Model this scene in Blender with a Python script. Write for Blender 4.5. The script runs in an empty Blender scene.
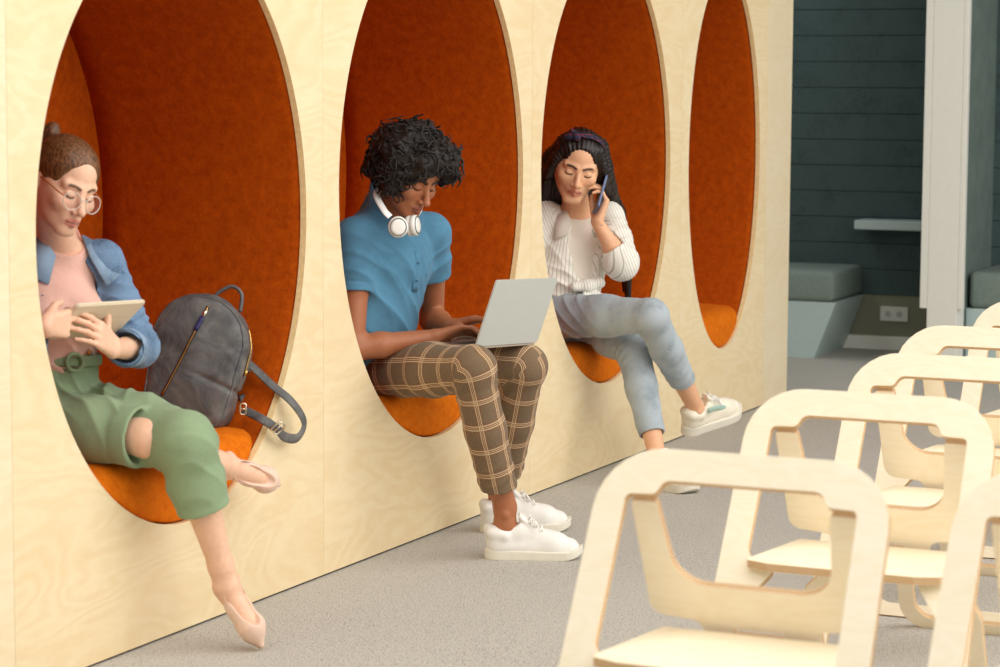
import bpy, bmesh, math, random
import numpy as np
from mathutils import Vector, Matrix
import openvdb
SC = bpy.context.scene
COL = SC.collection
rnd = random.Random(7)

# ------------------------------------------------------------------ camera
FPX, CX, CY, CAM_H, CAM_D = 2400.0, 500.0, 333.5, 1.42, 3.2443
_v = np.array([1567 - CX, 93 - CY, FPX])
_u = np.cross(np.array([1, .0054, 0.]), _v); _u /= np.linalg.norm(_u)
if _u[1] > 0: _u = -_u
_x = _v / np.linalg.norm(_v)
RW = np.stack([_x, np.cross(_u, _x), _u])          # world = RW @ (right, down, forward)
CAMP = np.array([0, -CAM_D, CAM_H])
def at(px, py, y):                                 # the point of a view ray at depth Y = y
    r = RW @ np.array([px - CX, py - CY, FPX]); return CAMP + r * ((y - CAMP[1]) / r[1])
def atz(px, py, z):
    r = RW @ np.array([px - CX, py - CY, FPX]); return CAMP + r * ((z - CAMP[2]) / r[2])
def atx(px, py, x):
    r = RW @ np.array([px - CX, py - CY, FPX]); return CAMP + r * ((x - CAMP[0]) / r[0])
cam = bpy.data.cameras.new('camera'); camo = bpy.data.objects.new('camera', cam); COL.objects.link(camo)
cam.sensor_width = 36; cam.lens = FPX / 1000 * 36; cam.clip_start = .05; cam.clip_end = 100
m = np.eye(4); m[:3, 0] = RW[:, 0]; m[:3, 1] = -RW[:, 1]; m[:3, 2] = -RW[:, 2]; m[:3, 3] = CAMP
camo.matrix_world = Matrix(m.tolist())
cam.dof.use_dof = True; cam.dof.focus_distance = 7.6; cam.dof.aperture_fstop = 5.0
SC.camera = camo

# ------------------------------------------------------------------ helpers
def s2l(c):
    c = np.array(c, float) / 255.
    return tuple(np.where(c <= .04045, c / 12.92, ((c + .055) / 1.055) ** 2.4)) + (1.,)
class NT:
    def __init__(s, name):
        s.m = bpy.data.materials.new(name); s.m.use_nodes = True; s.t = s.m.node_tree
        s.b = s.t.nodes['Principled BSDF']
    def n(s, typ, ins=None, **kw):
        nd = s.t.nodes.new(typ)
        for k, v in kw.items(): setattr(nd, k, v)
        for k, v in (ins or {}).items():
            if isinstance(v, tuple) and len(v) == 2 and hasattr(v[0], 'outputs'): s.t.links.new(v[0].outputs[v[1]], nd.inputs[k])
            else: nd.inputs[k].default_value = v
        return nd
    def link(s, a, ao, b, bi): s.t.links.new(a.outputs[ao], b.inputs[bi])
    def ramp(s, src, so, stops):
        r = s.t.nodes.new('ShaderNodeValToRGB'); e = r.color_ramp.elements
        while len(e) < len(stops): e.new(.5)
        for i, (p, c) in enumerate(stops): e[i].position = p; e[i].color = c
        s.link(src, so, r, 'Fac'); return r
    def coord(s, scale=(1, 1, 1), kind='Object', loc=(0, 0, 0), rot=(0, 0, 0)):
        tc = s.n('ShaderNodeTexCoord'); mp = s.n('ShaderNodeMapping', {'Scale': scale, 'Location': loc, 'Rotation': rot})
        s.link(tc, kind, mp, 'Vector'); return mp
    def set(s, **kw):
        for k, v in kw.items(): s.b.inputs[k.replace('_', ' ')].default_value = v
    def bump(s, src, so, strength=.3, dist=.002):
        b = s.n('ShaderNodeBump', {'Strength': strength, 'Distance': dist}); s.link(src, so, b, 'Height'); s.link(b, 'Normal', s.b, 'Normal'); return b
def plain(name, rgb, rough=.6, metal=0., var=.06, scale=30., bump=0., sheen=0., **kw):
    t = NT(name); c = s2l(rgb)
    nz = t.n('ShaderNodeTexNoise', {'Scale': scale, 'Detail': 5., 'Vector': (t.coord(), 'Vector')})
    lo = tuple(x * (1 - var) for x in c[:3]) + (1,); hi = tuple(min(1, x * (1 + var)) for x in c[:3]) + (1,)
    r = t.ramp(nz, 'Fac', [(.3, lo), (.7, hi)]); t.link(r, 'Color', t.b, 'Base Color')
    t.set(Roughness=rough, Metallic=metal)
    if sheen: t.b.inputs['Sheen Weight'].default_value = sheen
    if bump: t.bump(nz, 'Fac', bump)
    for k, v in kw.items(): t.b.inputs[k.replace('_', ' ')].default_value = v
    return t.m

def plywood(name, rgb, dark, scale=1., axis='wall'):
    t = NT(name)
    sc = (1.1, .6, 3.4) if axis == 'wall' else (8, 1.6, 8)
    geo = t.n('ShaderNodeNewGeometry')
    off = t.n('ShaderNodeVectorMath', {1: (0., 0., 0.)}, operation='ADD')
    mp = t.coord(tuple(scale * x for x in sc)); t.link(mp, 'Vector', off, 0)
    rv = t.n('ShaderNodeMath', {0: (geo, 'Random Per Island'), 1: 37.}, operation='MULTIPLY'); t.link(rv, 'Value', off, 1)
    big = t.n('ShaderNodeTexNoise', {'Scale': 1.1, 'Detail': 3., 'Roughness': .45, 'Distortion': .5, 'Vector': (off, 'Vector')})
    mul = t.n('ShaderNodeMath', {0: (big, 'Fac'), 1: 95.}, operation='MULTIPLY')
    sn = t.n('ShaderNodeMath', {0: (mul, 'Value')}, operation='SINE')
    fib = t.n('ShaderNodeTexNoise', {'Scale': 26., 'Detail': 4., 'Roughness': .6, 'Vector': (off, 'Vector')})
    cloud = t.n('ShaderNodeTexNoise', {'Scale': 1.6, 'Detail': 2., 'Vector': (off, 'Vector')})
    a = t.n('ShaderNodeMath', {0: (sn, 'Value'), 1: .085}, operation='MULTIPLY')
    b = t.n('ShaderNodeMath', {0: (fib, 'Fac'), 1: .35}, operation='MULTIPLY')
    c = t.n('ShaderNodeMath', {0: (cloud, 'Fac'), 1: .4}, operation='MULTIPLY')
    d = t.n('ShaderNodeMath', {0: (a, 'Value'), 1: (b, 'Value')}, operation='ADD')
    e = t.n('ShaderNodeMath', {0: (d, 'Value'), 1: (c, 'Value')}, operation='ADD')
    r = t.ramp(e, 'Value', [(.12, s2l(rgb)), (.72, s2l(dark))])
    hs = t.n('ShaderNodeHueSaturation', {'Color': (r, 'Color')})
    vv = t.n('ShaderNodeMapRange', {'Value': (geo, 'Random Per Island'), 'To Min': .96, 'To Max': 1.05}); t.link(vv, 'Result', hs, 'Value')
    t.link(hs, 'Color', t.b, 'Base Color'); t.set(Roughness=.42); t.b.inputs['Specular IOR Level'].default_value = .35
    t.bump(fib, 'Fac', .05, .001)
    return t.m
def ply_edge(name, light, dark, freq):
    t = NT(name); tc = t.n('ShaderNodeTexCoord')
    sp = t.n('ShaderNodeAttribute', attribute_name='ply')
    ml = t.n('ShaderNodeMath', {0: (sp, 'Fac'), 1: freq}, operation='MULTIPLY')
    sn = t.n('ShaderNodeMath', {0: (ml, 'Value')}, operation='SINE')
    r = t.ramp(sn, 'Value', [(.2, s2l(dark)), (.6, s2l(light))])
    t.link(r, 'Color', t.b, 'Base Color'); t.set(Roughness=.6); return t.m

def velvet(name, lo, hi):
    t = NT(name); mp = t.coord((1, 1, 1))
    n1 = t.n('ShaderNodeTexNoise', {'Scale': 34., 'Detail': 8., 'Roughness': .78, 'Vector': (mp, 'Vector')})
    n2 = t.n('ShaderNodeTexNoise', {'Scale': 260., 'Detail': 2., 'Vector': (mp, 'Vector')})
    ad = t.n('ShaderNodeMath', {0: (n2, 'Fac'), 1: .35}, operation='MULTIPLY')
    ad2 = t.n('ShaderNodeMath', {0: (n1, 'Fac'), 1: (ad, 'Value')}, operation='ADD')
    r = t.ramp(ad2, 'Value', [(.42, s2l(lo)), (.95, s2l(hi))])
    t.link(r, 'Color', t.b, 'Base Color'); t.set(Roughness=.85)
    t.b.inputs['Specular IOR Level'].default_value = .1
    t.b.inputs['Sheen Weight'].default_value = .35; t.b.inputs['Sheen Roughness'].default_value = .4
    t.b.inputs['Sheen Tint'].default_value = s2l((235, 130, 40))
    t.bump(n2, 'Fac', .25, .002); return t.m

M = {}
M['ply'] = plywood('birch_plywood', (240, 223, 187), (227, 200, 151))
M['ply_chair'] = plywood('birch_chair_plywood', (250, 240, 218), (241, 226, 192), axis='chair')
M['ply_pale'] = plywood('pale_birch_plywood', (240, 225, 194), (231, 209, 168))
M['ply_rim'] = plain('plywood_rim', (248, 218, 160), .6, var=.1, scale=60)
M['edge'] = ply_edge('plywood_layers', (234, 208, 166), (186, 142, 96), 2 * math.pi * 3.5)
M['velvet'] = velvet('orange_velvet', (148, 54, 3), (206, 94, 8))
M['velvet_lit'] = velvet('orange_velvet_lit', (196, 88, 4), (236, 130, 20))  # same velvet, colour lifted to stand for light falling on the cushions
M['dark'] = plain('dark_gap', (28, 24, 22), .9)

# carpet
t = NT('grey_carpet'); mp = t.coord()
n1 = t.n('ShaderNodeTexNoise', {'Scale': 125., 'Detail': 4., 'Roughness': .7, 'Vector': (mp, 'Vector')})
n2 = t.n('ShaderNodeTexVoronoi', {'Scale': 165., 'Vector': (mp, 'Vector')})
n3 = t.n('ShaderNodeTexNoise', {'Scale': 1.4, 'Detail': 3., 'Vector': (mp, 'Vector')})
a = t.n('ShaderNodeMath', {0: (n1, 'Fac'), 1: (n2, 'Distance')}, operation='ADD')
a2 = t.n('ShaderNodeMath', {0: (n3, 'Fac'), 1: .25}, operation='MULTIPLY')
a3 = t.n('ShaderNodeMath', {0: (a, 'Value'), 1: (a2, 'Value')}, operation='ADD')
r = t.ramp(a3, 'Value', [(.55, s2l((74, 72, 69))), (1.15, s2l((192, 187, 178)))])
t.link(r, 'Color', t.b, 'Base Color'); t.set(Roughness=.95); t.b.inputs['Specular IOR Level'].default_value = .05
t.bump(a, 'Value', .6, .004); M['carpet'] = t.m

def link(name, me, mats=(), parent=None, smooth=False):
    o = bpy.data.objects.new(name, me); COL.objects.link(o)
    for mm in mats: me.materials.append(mm)
    if smooth:
        for p in me.polygons: p.use_smooth = True
    if parent: o.parent = parent
    return o
def bm_obj(name, bm, mats=(), parent=None, smooth=False):
    me = bpy.data.meshes.new(name); bm.normal_update(); bm.to_mesh(me); bm.free(); return link(name, me, mats, parent, smooth)
def tag(o, label, cat, group=None, kind=None):
    o['label'] = label; o['category'] = cat
    if group: o['group'] = group
    if kind: o['kind'] = kind
    return o
def thing(name, label, cat, loc=(0, 0, 0), rz=0., group=None):
    o = bpy.data.objects.new(name, None); COL.objects.link(o); o.empty_display_size = .05
    o.location = loc; o.rotation_euler = (0, 0, rz); return tag(o, label, cat, group)
def struct(o): o['kind'] = 'structure'; return o
def box(bm, lo, hi, bev=0.):
    r = bmesh.ops.create_cube(bm, size=1.); vs = r['verts']
    for v in vs:
        v.co = Vector([lo[i] + (v.co[i] + .5) * (hi[i] - lo[i]) for i in range(3)])
    if bev:
        es = list({e for v in vs for e in v.link_edges}); bmesh.ops.bevel(bm, geom=es, offset=bev, segments=3, affect='EDGES', profile=.5)
def box_obj(name, lo, hi, mat, parent=None, bev=.003):
    bm = bmesh.new(); box(bm, lo, hi, bev); return bm_obj(name, bm, [mat], parent)
def tube(bm, pts, rads, seg=10, closed=False, flat=None):
    pts = [Vector(p) for p in pts]; n = len(pts)
    if not hasattr(rads, '__len__'): rads = [rads] * n
    rings = []; nrm = None
    for i in range(n):
        if closed: d = pts[(i + 1) % n] - pts[i - 1]
        else: d = pts[min(i + 1, n - 1)] - pts[max(i - 1, 0)]
        d.normalize()
        if nrm is None:
            nrm = d.orthogonal().normalized() if flat is None else (Vector(flat) - d * d.dot(Vector(flat))).normalized()
        else:
            nrm = (nrm - d * nrm.dot(d)).normalized()
        b = d.cross(nrm); r = rads[i]; r1, r2 = r if hasattr(r, '__len__') else (r, r)
        rings.append([bm.verts.new(pts[i] + nrm * math.cos(2 * math.pi * k / seg) * r1 + b * math.sin(2 * math.pi * k / seg) * r2) for k in range(seg)])
    for i in range(n if closed else n - 1):
        A, B = rings[i], rings[(i + 1) % n]
        for k in range(seg): bm.faces.new((A[k], A[(k + 1) % seg], B[(k + 1) % seg], B[k]))
    if not closed: bm.faces.new(rings[0][::-1]); bm.faces.new(rings[-1])
def spline(pts, n=8, closed=False):
    P = [np.array(p, float) for p in pts]; N = len(P); out = []
    for i in range(N if closed else N - 1):
        p0 = P[i - 1] if (i > 0 or closed) else 2 * P[0] - P[1]; p1 = P[i]; p2 = P[(i + 1) % N]
        p3 = P[(i + 2) % N] if (i + 2 < N or closed) else 2 * P[-1] - P[-2]
        for k in range(n):
            s = k / n; out.append(.5 * (2 * p1 + (p2 - p0) * s + (2 * p0 - 5 * p1 + 4 * p2 - p3) * s * s + (3 * p1 - p0 - 3 * p2 + p3) * s ** 3))
    if not closed: out.append(P[-1])
    return out
def round_poly(pts, seg=7):
    """pts: (x, y, r) corners, each rounded with radius r"""
    out = []; n = len(pts)
    for i in range(n):
        p = np.array(pts[i][:2]); r = pts[i][2]; a = np.array(pts[i - 1][:2]) - p; b = np.array(pts[(i + 1) % n][:2]) - p
        la, lb = np.linalg.norm(a), np.linalg.norm(b); a /= la; b /= lb
        if r <= 0: out.append(tuple(p)); continue
        ang = math.acos(max(-1, min(1, a @ b)))
        if abs(ang - math.pi) < 1e-3: out.append(tuple(p)); continue
        tl = min(r / math.tan(ang / 2), la * .49, lb * .49); rr = tl * math.tan(ang / 2)
        c = p + (a + b) / np.linalg.norm(a + b) * rr / math.sin(ang / 2)
        s = p + a * tl - c; e = p + b * tl - c; a0 = math.atan2(s[1], s[0]); a1 = math.atan2(e[1], e[0]); da = (a1 - a0 + math.pi) % (2 * math.pi) - math.pi
        for k in range(seg + 1):
            th = a0 + da * k / seg; out.append((c[0] + rr * math.cos(th), c[1] + rr * math.sin(th)))
    return out
def plate_mesh(loops, thick, bev=.0012):
    """flat plate with holes in XY, thickness along Z centred on 0, made by filling a 2D curve"""
    cu = bpy.data.curves.new('plate', 'CURVE'); cu.dimensions = '2D'; cu.fill_mode = 'BOTH'
    cu.extrude = thick / 2 - bev; cu.bevel_depth = bev; cu.bevel_resolution = 1; cu.offset = -bev
    for lp in loops:
        sp = cu.splines.new('POLY'); sp.points.add(len(lp) - 1); sp.use_cyclic_u = True
        for q, (x, y) in zip(sp.points, lp): q.co = (x, y, 0, 1)
    o = bpy.data.objects.new('plate', cu); COL.objects.link(o)
    dg = bpy.context.evaluated_depsgraph_get(); me = bpy.data.meshes.new_from_object(o.evaluated_get(dg))
    bpy.data.objects.remove(o); bpy.data.curves.remove(cu)
    return me
def ply_plate(name, loops, thick, mat, parent, mtx=None, bev=.0012):
    me = plate_mesh(loops, thick, bev); me.name = name
    at_ = me.attributes.new('ply', 'FLOAT', 'POINT'); at_.data.foreach_set('value', [v.co.z / thick + .5 for v in me.vertices])
    me.materials.clear()
    o = link(name, me, [mat, M['edge']], parent)
    for p in me.polygons: p.material_index = 0 if abs(p.normal.z) > .8 else 1; p.use_smooth = False
    if mtx is not None: me.transform(Matrix(mtx.tolist()) if isinstance(mtx, np.ndarray) else mtx)
    return o

# ------------------------------------------------------------------ floor and plywood pod wall
bm = bmesh.new(); bmesh.ops.create_grid(bm, x_segments=1, y_segments=1, size=.5)
for v in bm.verts: v.co = Vector((6.5 + v.co.x * 17, -1.5 + v.co.y * 11, 0))
struct(bm_obj('floor', bm, [M['carpet']]))

PODS = [(5.326, .659, 1.06, .773), (6.858, .675, 1.12, .808), (8.35, .660, 1.125, .806), (9.70, .470, 1.117, .800)]
SEAMS = [2.6, 4.561, 6.085, 7.607, 9.144, 10.27, 10.635]
WTOP, DEPTH, TH = 2.25, .92, .019
def panel(bm, x0, x1, z0, z1, hole):
    g = .0006; x0 += g; x1 -= g
    if not hole:
        box(bm, (x0, 0, z0), (x1, TH, z1), 0); return
    cx, a, PZ, PB = hole; N = 128
    cor = [math.atan2(zz - PZ, xx - cx) for xx in (x0, x1) for zz in (z0, z1)]
    th = sorted([2 * math.pi * k / N - math.pi for k in range(N)] + cor)
    I, O_, I2, O2 = [], [], [], []
    for t_ in th:
        # ellipse point at direction t_
        c, s = math.cos(t_), math.sin(t_); r = 1 / math.sqrt((c / a) ** 2 + (s / PB) ** 2)
        ix, iz = cx + r * c, PZ + r * s
        k = min(((x1 - cx) / c if c > 1e-9 else (x0 - cx) / c if c < -1e-9 else 1e9), ((z1 - PZ) / s if s > 1e-9 else (z0 - PZ) / s if s < -1e-9 else 1e9))
        ox, oz = cx + k * c, PZ + k * s
        I.append(bm.verts.new((ix, 0, iz))); O_.append(bm.verts.new((ox, 0, oz))); I2.append(bm.verts.new((ix, TH, iz))); O2.append(bm.verts.new((ox, TH, oz)))
    n = len(th)
    for i in range(n):
        j = (i + 1) % n
        bm.faces.new((I[i], O_[i], O_[j], I[j])); bm.faces.new((I2[i], I2[j], O2[j], O2[i]))
        f = bm.faces.new((I[i], I[j], I2[j], I2[i])); f.material_index = 1
        bm.faces.new((O_[i], O2[i], O2[j], O_[j]))
bm = bmesh.new()
for i in range(6):
    n0 = len(bm.faces); panel(bm, SEAMS[i], SEAMS[i + 1], .006, WTOP, PODS[i - 1] if 1 <= i <= 4 else None)
    if i in (0, 5):
        bm.faces.ensure_lookup_table()
        for f in bm.faces[n0:]: f.material_index = 2
box(bm, (2.6, TH, WTOP - .02), (10.635, DEPTH, WTOP)); box(bm, (2.6, DEPTH - .02, .012), (10.635, DEPTH, WTOP - .02))
box(bm, (10.617, TH + .001, .012), (10.635, DEPTH - .02, WTOP - .02)); box(bm, (2.6, TH + .001, .012), (2.618, DEPTH - .02, WTOP - .02))
struct(bm_obj('wall_left', bm, [M['ply'], M['ply_rim'], M['ply_pale']]))
struct(box_obj('baseboard_left', (2.62, .006, 0), (10.63, .016, .0062), M['dark'], bev=0))
# ------------------------------------------------------------------ signed-distance modelling kit (numpy field -> surface)
def nrm(v): v = np.array(v, float); return v / (np.linalg.norm(v) + 1e-12)
def vec(*a): return np.array(a, float)
class Field:
    def __init__(s, lo, hi, h):
        s.h = h; s.lo = np.array(lo, float); s.n = np.maximum(2, np.ceil((np.array(hi) - s.lo) / h).astype(int) + 1)
        s.f = np.full(s.n, .5, np.float32)
    def sl(s, lo, hi):
        a = np.clip(np.floor((np.array(lo) - s.lo) / s.h).astype(int), 0, s.n); b = np.clip(np.ceil((np.array(hi) - s.lo) / s.h).astype(int) + 1, 0, s.n)
        return a, b
    def grid(s, a, b):
        ax = [(s.lo[i] + s.h * np.arange(a[i], b[i])).astype(np.float32) for i in range(3)]
        return np.stack(np.meshgrid(*ax, indexing='ij'), -1)
    def _put(s, lo, hi, fn, mode, k):
        mg = max(k, 2 * s.h) + 4 * s.h
        a, b = s.sl(np.array(lo) - mg, np.array(hi) + mg)
        if (b <= a).any(): return s
        P = s.grid(a, b); d = fn(P).astype(np.float32)
        S = (slice(a[0], b[0]), slice(a[1], b[1]), slice(a[2], b[2])); f = s.f[S]
        if mode == 'sub': d = -d; g = np.maximum(f, d); 
        elif mode == 'int': g = np.maximum(f, d)
        else: g = np.minimum(f, d)
        if k > 0:
            hh = np.maximum(k - np.abs(f - d), 0) / k; q = hh * hh * k * .25
            g = g - q if mode == 'add' else g + q
        s.f[S] = g; return s
    def rc(s, a, b, ra, rb=None, k=.01, mode='add', flat=None):
        a = np.array(a, float); b = np.array(b, float); rb = ra if rb is None else rb; R = max(ra, rb)
        if flat is not None: R *= max(1., flat[1])
        return s._put(np.minimum(a, b) - R, np.maximum(a, b) + R, lambda P: sd_rc(P, a, b, ra, rb, flat), mode, k)
    def el(s, c, r, R=None, k=.01, mode='add'):
        c = np.array(c, float); r = np.array(r, float); m_ = r.max()
        return s._put(c - m_, c + m_, lambda P: sd_el(P, c, r, R), mode, k)
    def bx(s, c, hs, R=None, rd=.005, k=.005, mode='add'):
        c = np.array(c, float); hs = np.array(hs, float); m_ = np.linalg.norm(hs)
        return s._put(c - m_, c + m_, lambda P: sd_bx(P, c, hs, R, rd), mode, k)
    def path(s, pts, rs, k=.01, mode='add', flat=None):
        if not hasattr(rs, '__len__'): rs = [rs] * len(pts)
        for i in range(len(pts) - 1): s.rc(pts[i], pts[i + 1], rs[i], rs[i + 1], k, mode, flat)
        return s
    def disp(s, fn, lo=None, hi=None):
        lo = s.lo if lo is None else lo; hi = s.lo + s.h * s.n if hi is None else hi
        a, b = s.sl(lo, hi); S = (slice(a[0], b[0]), slice(a[1], b[1]), slice(a[2], b[2]))
        f = s.f[S]; mk = np.abs(f) < .035
        if mk.any():
            idx = np.argwhere(mk); P = s.lo + s.h * (idx + a); v = f[mk] + fn(P).astype(np.float32); f[mk] = v; s.f[S] = f
        return s
    def plane(s, p, n, k=0., lo=None, hi=None):
        """keep the side the normal points away from, inside the lo..hi box only"""
        p = np.array(p, float); n = nrm(n); lo = s.lo if lo is None else lo; hi = s.lo + s.h * s.n if hi is None else hi
        a, b = s.sl(lo, hi)
        if (b <= a).any(): return s
        P = s.grid(a, b); d = ((P - p) @ n).astype(np.float32); S = (slice(a[0], b[0]), slice(a[1], b[1]), slice(a[2], b[2])); f = s.f[S]
        g = np.maximum(f, d)
        if k > 0: hh = np.maximum(k - np.abs(f - d), 0) / k; g = g + hh * hh * k * .25
        s.f[S] = g; return s
    def at(s, P):
        q = (np.asarray(P) - s.lo) / s.h; i = np.clip(np.floor(q).astype(int), 0, s.n - 2); t_ = np.clip(q - i, 0, 1); o = 0.
        for dx in (0, 1):
            for dy in (0, 1):
                for dz in (0, 1):
                    w = (t_[..., 0] if dx else 1 - t_[..., 0]) * (t_[..., 1] if dy else 1 - t_[..., 1]) * (t_[..., 2] if dz else 1 - t_[..., 2])
                    o = o + w * s.f[i[..., 0] + dx, i[..., 1] + dy, i[..., 2] + dz]
        return o
    def like(s): return Field(s.lo, s.lo + s.h * (s.n - 1.5), s.h)
    def merge(s, o, k=0.):
        g = np.minimum(s.f, o.f)
        if k > 0: hh = np.maximum(k - np.abs(s.f - o.f), 0) / k; g = g - hh * hh * k * .25
        s.f = g; return s
    def mesh(s, name, smooth_iter=0):
        f = np.clip(s.f, -4 * s.h, 4 * s.h); f[0] = f[-1] = 4 * s.h; f[:, 0] = f[:, -1] = 4 * s.h; f[:, :, 0] = f[:, :, -1] = 4 * s.h
        g = openvdb.FloatGrid(); g.background = float(4 * s.h); g.copyFromArray(np.ascontiguousarray(f), tolerance=1e-6)
        pts, quads = g.convertToQuads(0.)
        pts = pts.astype(np.float64); quads = np.asarray(quads)
        for _ in range(smooth_iter):
            acc = np.zeros_like(pts); cnt = np.zeros(len(pts))
            for i in range(4):
                np.add.at(acc, quads[:, i], pts[quads[:, (i + 1) % 4]]); np.add.at(cnt, quads[:, i], 1)
            pts = .5 * pts + .5 * acc / cnt[:, None]
        V = pts * s.h + s.lo
        return V, quads
def sd_rc(P, a, b, ra, rb, flat=None):
    a = a.astype(np.float32); b = b.astype(np.float32); ba = b - a; pa = P - a
    t_ = np.clip(pa @ ba / max(float(ba @ ba), 1e-12), 0, 1); q = pa - t_[..., None] * ba
    if flat is not None:
        n, sc = np.array(flat[0], np.float32), flat[1]; n = n / np.linalg.norm(n); c = q @ n; q = q + (c * (1 / sc - 1))[..., None] * n
        r = ra + (rb - ra) * t_; L = np.sqrt((q * q).sum(-1)); return (L - r) * (min(sc, 1.) if sc < 1 else 1.)
    return np.sqrt((q * q).sum(-1)) - (ra + (rb - ra) * t_)
def sd_el(P, c, r, R=None):
    q = P - c.astype(np.float32)
    if R is not None: q = q @ np.array(R, np.float32)
    r = r.astype(np.float32); k0 = np.sqrt(((q / r) ** 2).sum(-1)); k1 = np.sqrt(((q / (r * r)) ** 2).sum(-1))
    return np.where(k1 > 1e-6, k0 * (k0 - 1) / np.maximum(k1, 1e-6), -r.min())
def sd_bx(P, c, hs, R=None, rd=.005):
    q = P - c.astype(np.float32)
    if R is not None: q = q @ np.array(R, np.float32)
    q = np.abs(q) - (hs - rd).astype(np.float32)
    return np.sqrt((np.maximum(q, 0) ** 2).sum(-1)) + np.minimum(q.max(-1), 0) - rd
def np_mesh(name, V, Q, mats, parent=None, cols=None, uv=None, smooth=True):
    me = bpy.data.meshes.new(name); nq = len(Q); k = Q.shape[1]
    me.vertices.add(len(V)); me.vertices.foreach_set('co', np.asarray(V, np.float32).ravel())
    me.loops.add(nq * k); me.loops.foreach_set('vertex_index', Q[:, ::-1].astype(np.int32).ravel())
    me.polygons.add(nq); me.polygons.foreach_set('loop_start', np.arange(0, nq * k, k, dtype=np.int32))
    me.update(calc_edges=True); me.validate()
    if smooth: me.polygons.foreach_set('use_smooth', np.ones(len(me.polygons), bool))
    if cols is not None:
        a = me.color_attributes.new('tint', 'FLOAT_COLOR', 'POINT'); a.data.foreach_set('color', np.concatenate([cols, np.ones((len(cols), 1))], 1).astype(np.float32).ravel())
    if uv is not None:
        a = me.attributes.new('cloth', 'FLOAT_VECTOR', 'POINT'); a.data.foreach_set('vector', np.concatenate([uv, np.zeros((len(uv), 3 - uv.shape[1]))], 1).astype(np.float32).ravel())
    return link(name, me, mats, parent)
def wave_noise(P, scale, seed=0, octaves=3):
    """smooth pseudo noise from summed sines, -1..1"""
    r = np.random.RandomState(seed); o = 0.; amp = 1.; tot = 0.
    for k in range(octaves):
        for j in range(4):
            d = r.normal(size=3); d /= np.linalg.norm(d); ph = r.uniform(0, 6.28); w = scale * 2 ** k * r.uniform(.7, 1.3)
            d2 = r.normal(size=3); d2 /= np.linalg.norm(d2)
            o = o + amp * np.sin(P @ d * w + ph + 1.3 * np.sin(P @ d2 * w * .6 + ph * 2)); tot += amp
        amp *= .5
    return o / tot * 1.8
# ------------------------------------------------------------------ upholstered niches
NICHE_LABEL = ['orange velvet seat niche holding the woman with the tablet and the grey backpack', 'orange velvet seat niche holding the man with the laptop', 'orange velvet seat niche holding the woman on the phone', 'narrow empty orange velvet seat niche at the far end of the plywood wall']
SEAT_Z, BACK_Y = .487, .68
def ell_pt(cx, a, b, th): return cx + a * math.cos(th), PZ + b * math.sin(th)
for i, (cx, a, PZ, PB) in enumerate(PODS):
    root = thing('seat_niche', NICHE_LABEL[i], 'seat niche', (cx, .3, .33), group='seat niches in the plywood wall')
    N = 160; bm = bmesh.new(); R0 = []
    ys = [TH + .004, TH + .008] + list(np.linspace(TH + .03, BACK_Y + .02, 8)); off = [.006, .001] + [0.] * 8
    for y, o in zip(ys, off): R0.append([bm.verts.new((cx + (a + .0015 + o) * math.cos(2 * math.pi * k / N), y, PZ + (PB + .0015 + o) * math.sin(2 * math.pi * k / N))) for k in range(N)])
    RO = [[bm.verts.new((cx + (a + .04) * math.cos(2 * math.pi * k / N), y, PZ + (PB + .04) * math.sin(2 * math.pi * k / N))) for k in range(N)] for y in (TH + .004, BACK_Y + .02)]
    rows = R0 + [RO[1], RO[0], R0[0]]
    for A, B in zip(rows[:-1], rows[1:]):
        for k in range(N): bm.faces.new((A[k], B[k], B[(k + 1) % N], A[(k + 1) % N]))
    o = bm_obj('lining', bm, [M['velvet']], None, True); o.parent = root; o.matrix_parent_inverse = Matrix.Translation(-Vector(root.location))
    bm = bmesh.new(); A = [bm.verts.new((cx + (a + .02) * math.cos(2 * math.pi * k / N), BACK_Y, PZ + (PB + .02) * math.sin(2 * math.pi * k / N))) for k in range(N)]
    f = bm.faces.new(A); r_ = bmesh.ops.extrude_face_region(bm, geom=[f])
    for v in r_['geom']:
        if isinstance(v, bmesh.types.BMVert): v.co.y += .018
    o = bm_obj('back_panel', bm, [M['velvet']]); o.parent = root; o.matrix_parent_inverse = Matrix.Translation(-Vector(root.location))
    # cushion: the lower slice of the ellipse, rounded over its front edge
    F_ = Field((cx - a - .03, -.03, .28), (cx + a + .03, BACK_Y + .03, SEAT_Z + .05), .008)
    P = F_.grid(np.zeros(3, int), F_.n)
    X_, Y_, Z_ = P[..., 0] - cx, P[..., 1], P[..., 2]
    e = np.sqrt((X_ / (a - .004)) ** 2 + ((Z_ - PZ) / (PB - .004)) ** 2); gr = np.sqrt((X_ / a ** 2) ** 2 + ((Z_ - PZ) / PB ** 2) ** 2) / np.maximum(e, 1e-3)
    d = (e - 1) / np.maximum(gr, 1e-3)
    crown = .012 * np.cos(np.clip(X_ / a, -1, 1) * 1.5) * np.clip(Y_ / .25, 0, 1)
    top = Z_ - (SEAT_Z + crown - .012); fr = -(Y_ - .004)
    def smax(p, q, k): hh = np.maximum(k - np.abs(p - q), 0) / k; return np.maximum(p, q) + hh * hh * k * .25
    d = smax(smax(top, fr, .09), np.maximum(d, Y_ - BACK_Y + .004), .012)
    F_.f = d.astype(np.float32); V, Q = F_.mesh('seat')
    o = np_mesh('seat_cushion', V - np.array(root.location), Q, [M['velvet_lit']], root)
    o['label'] = 'orange velvet seat cushion with light put into its colour'

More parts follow.
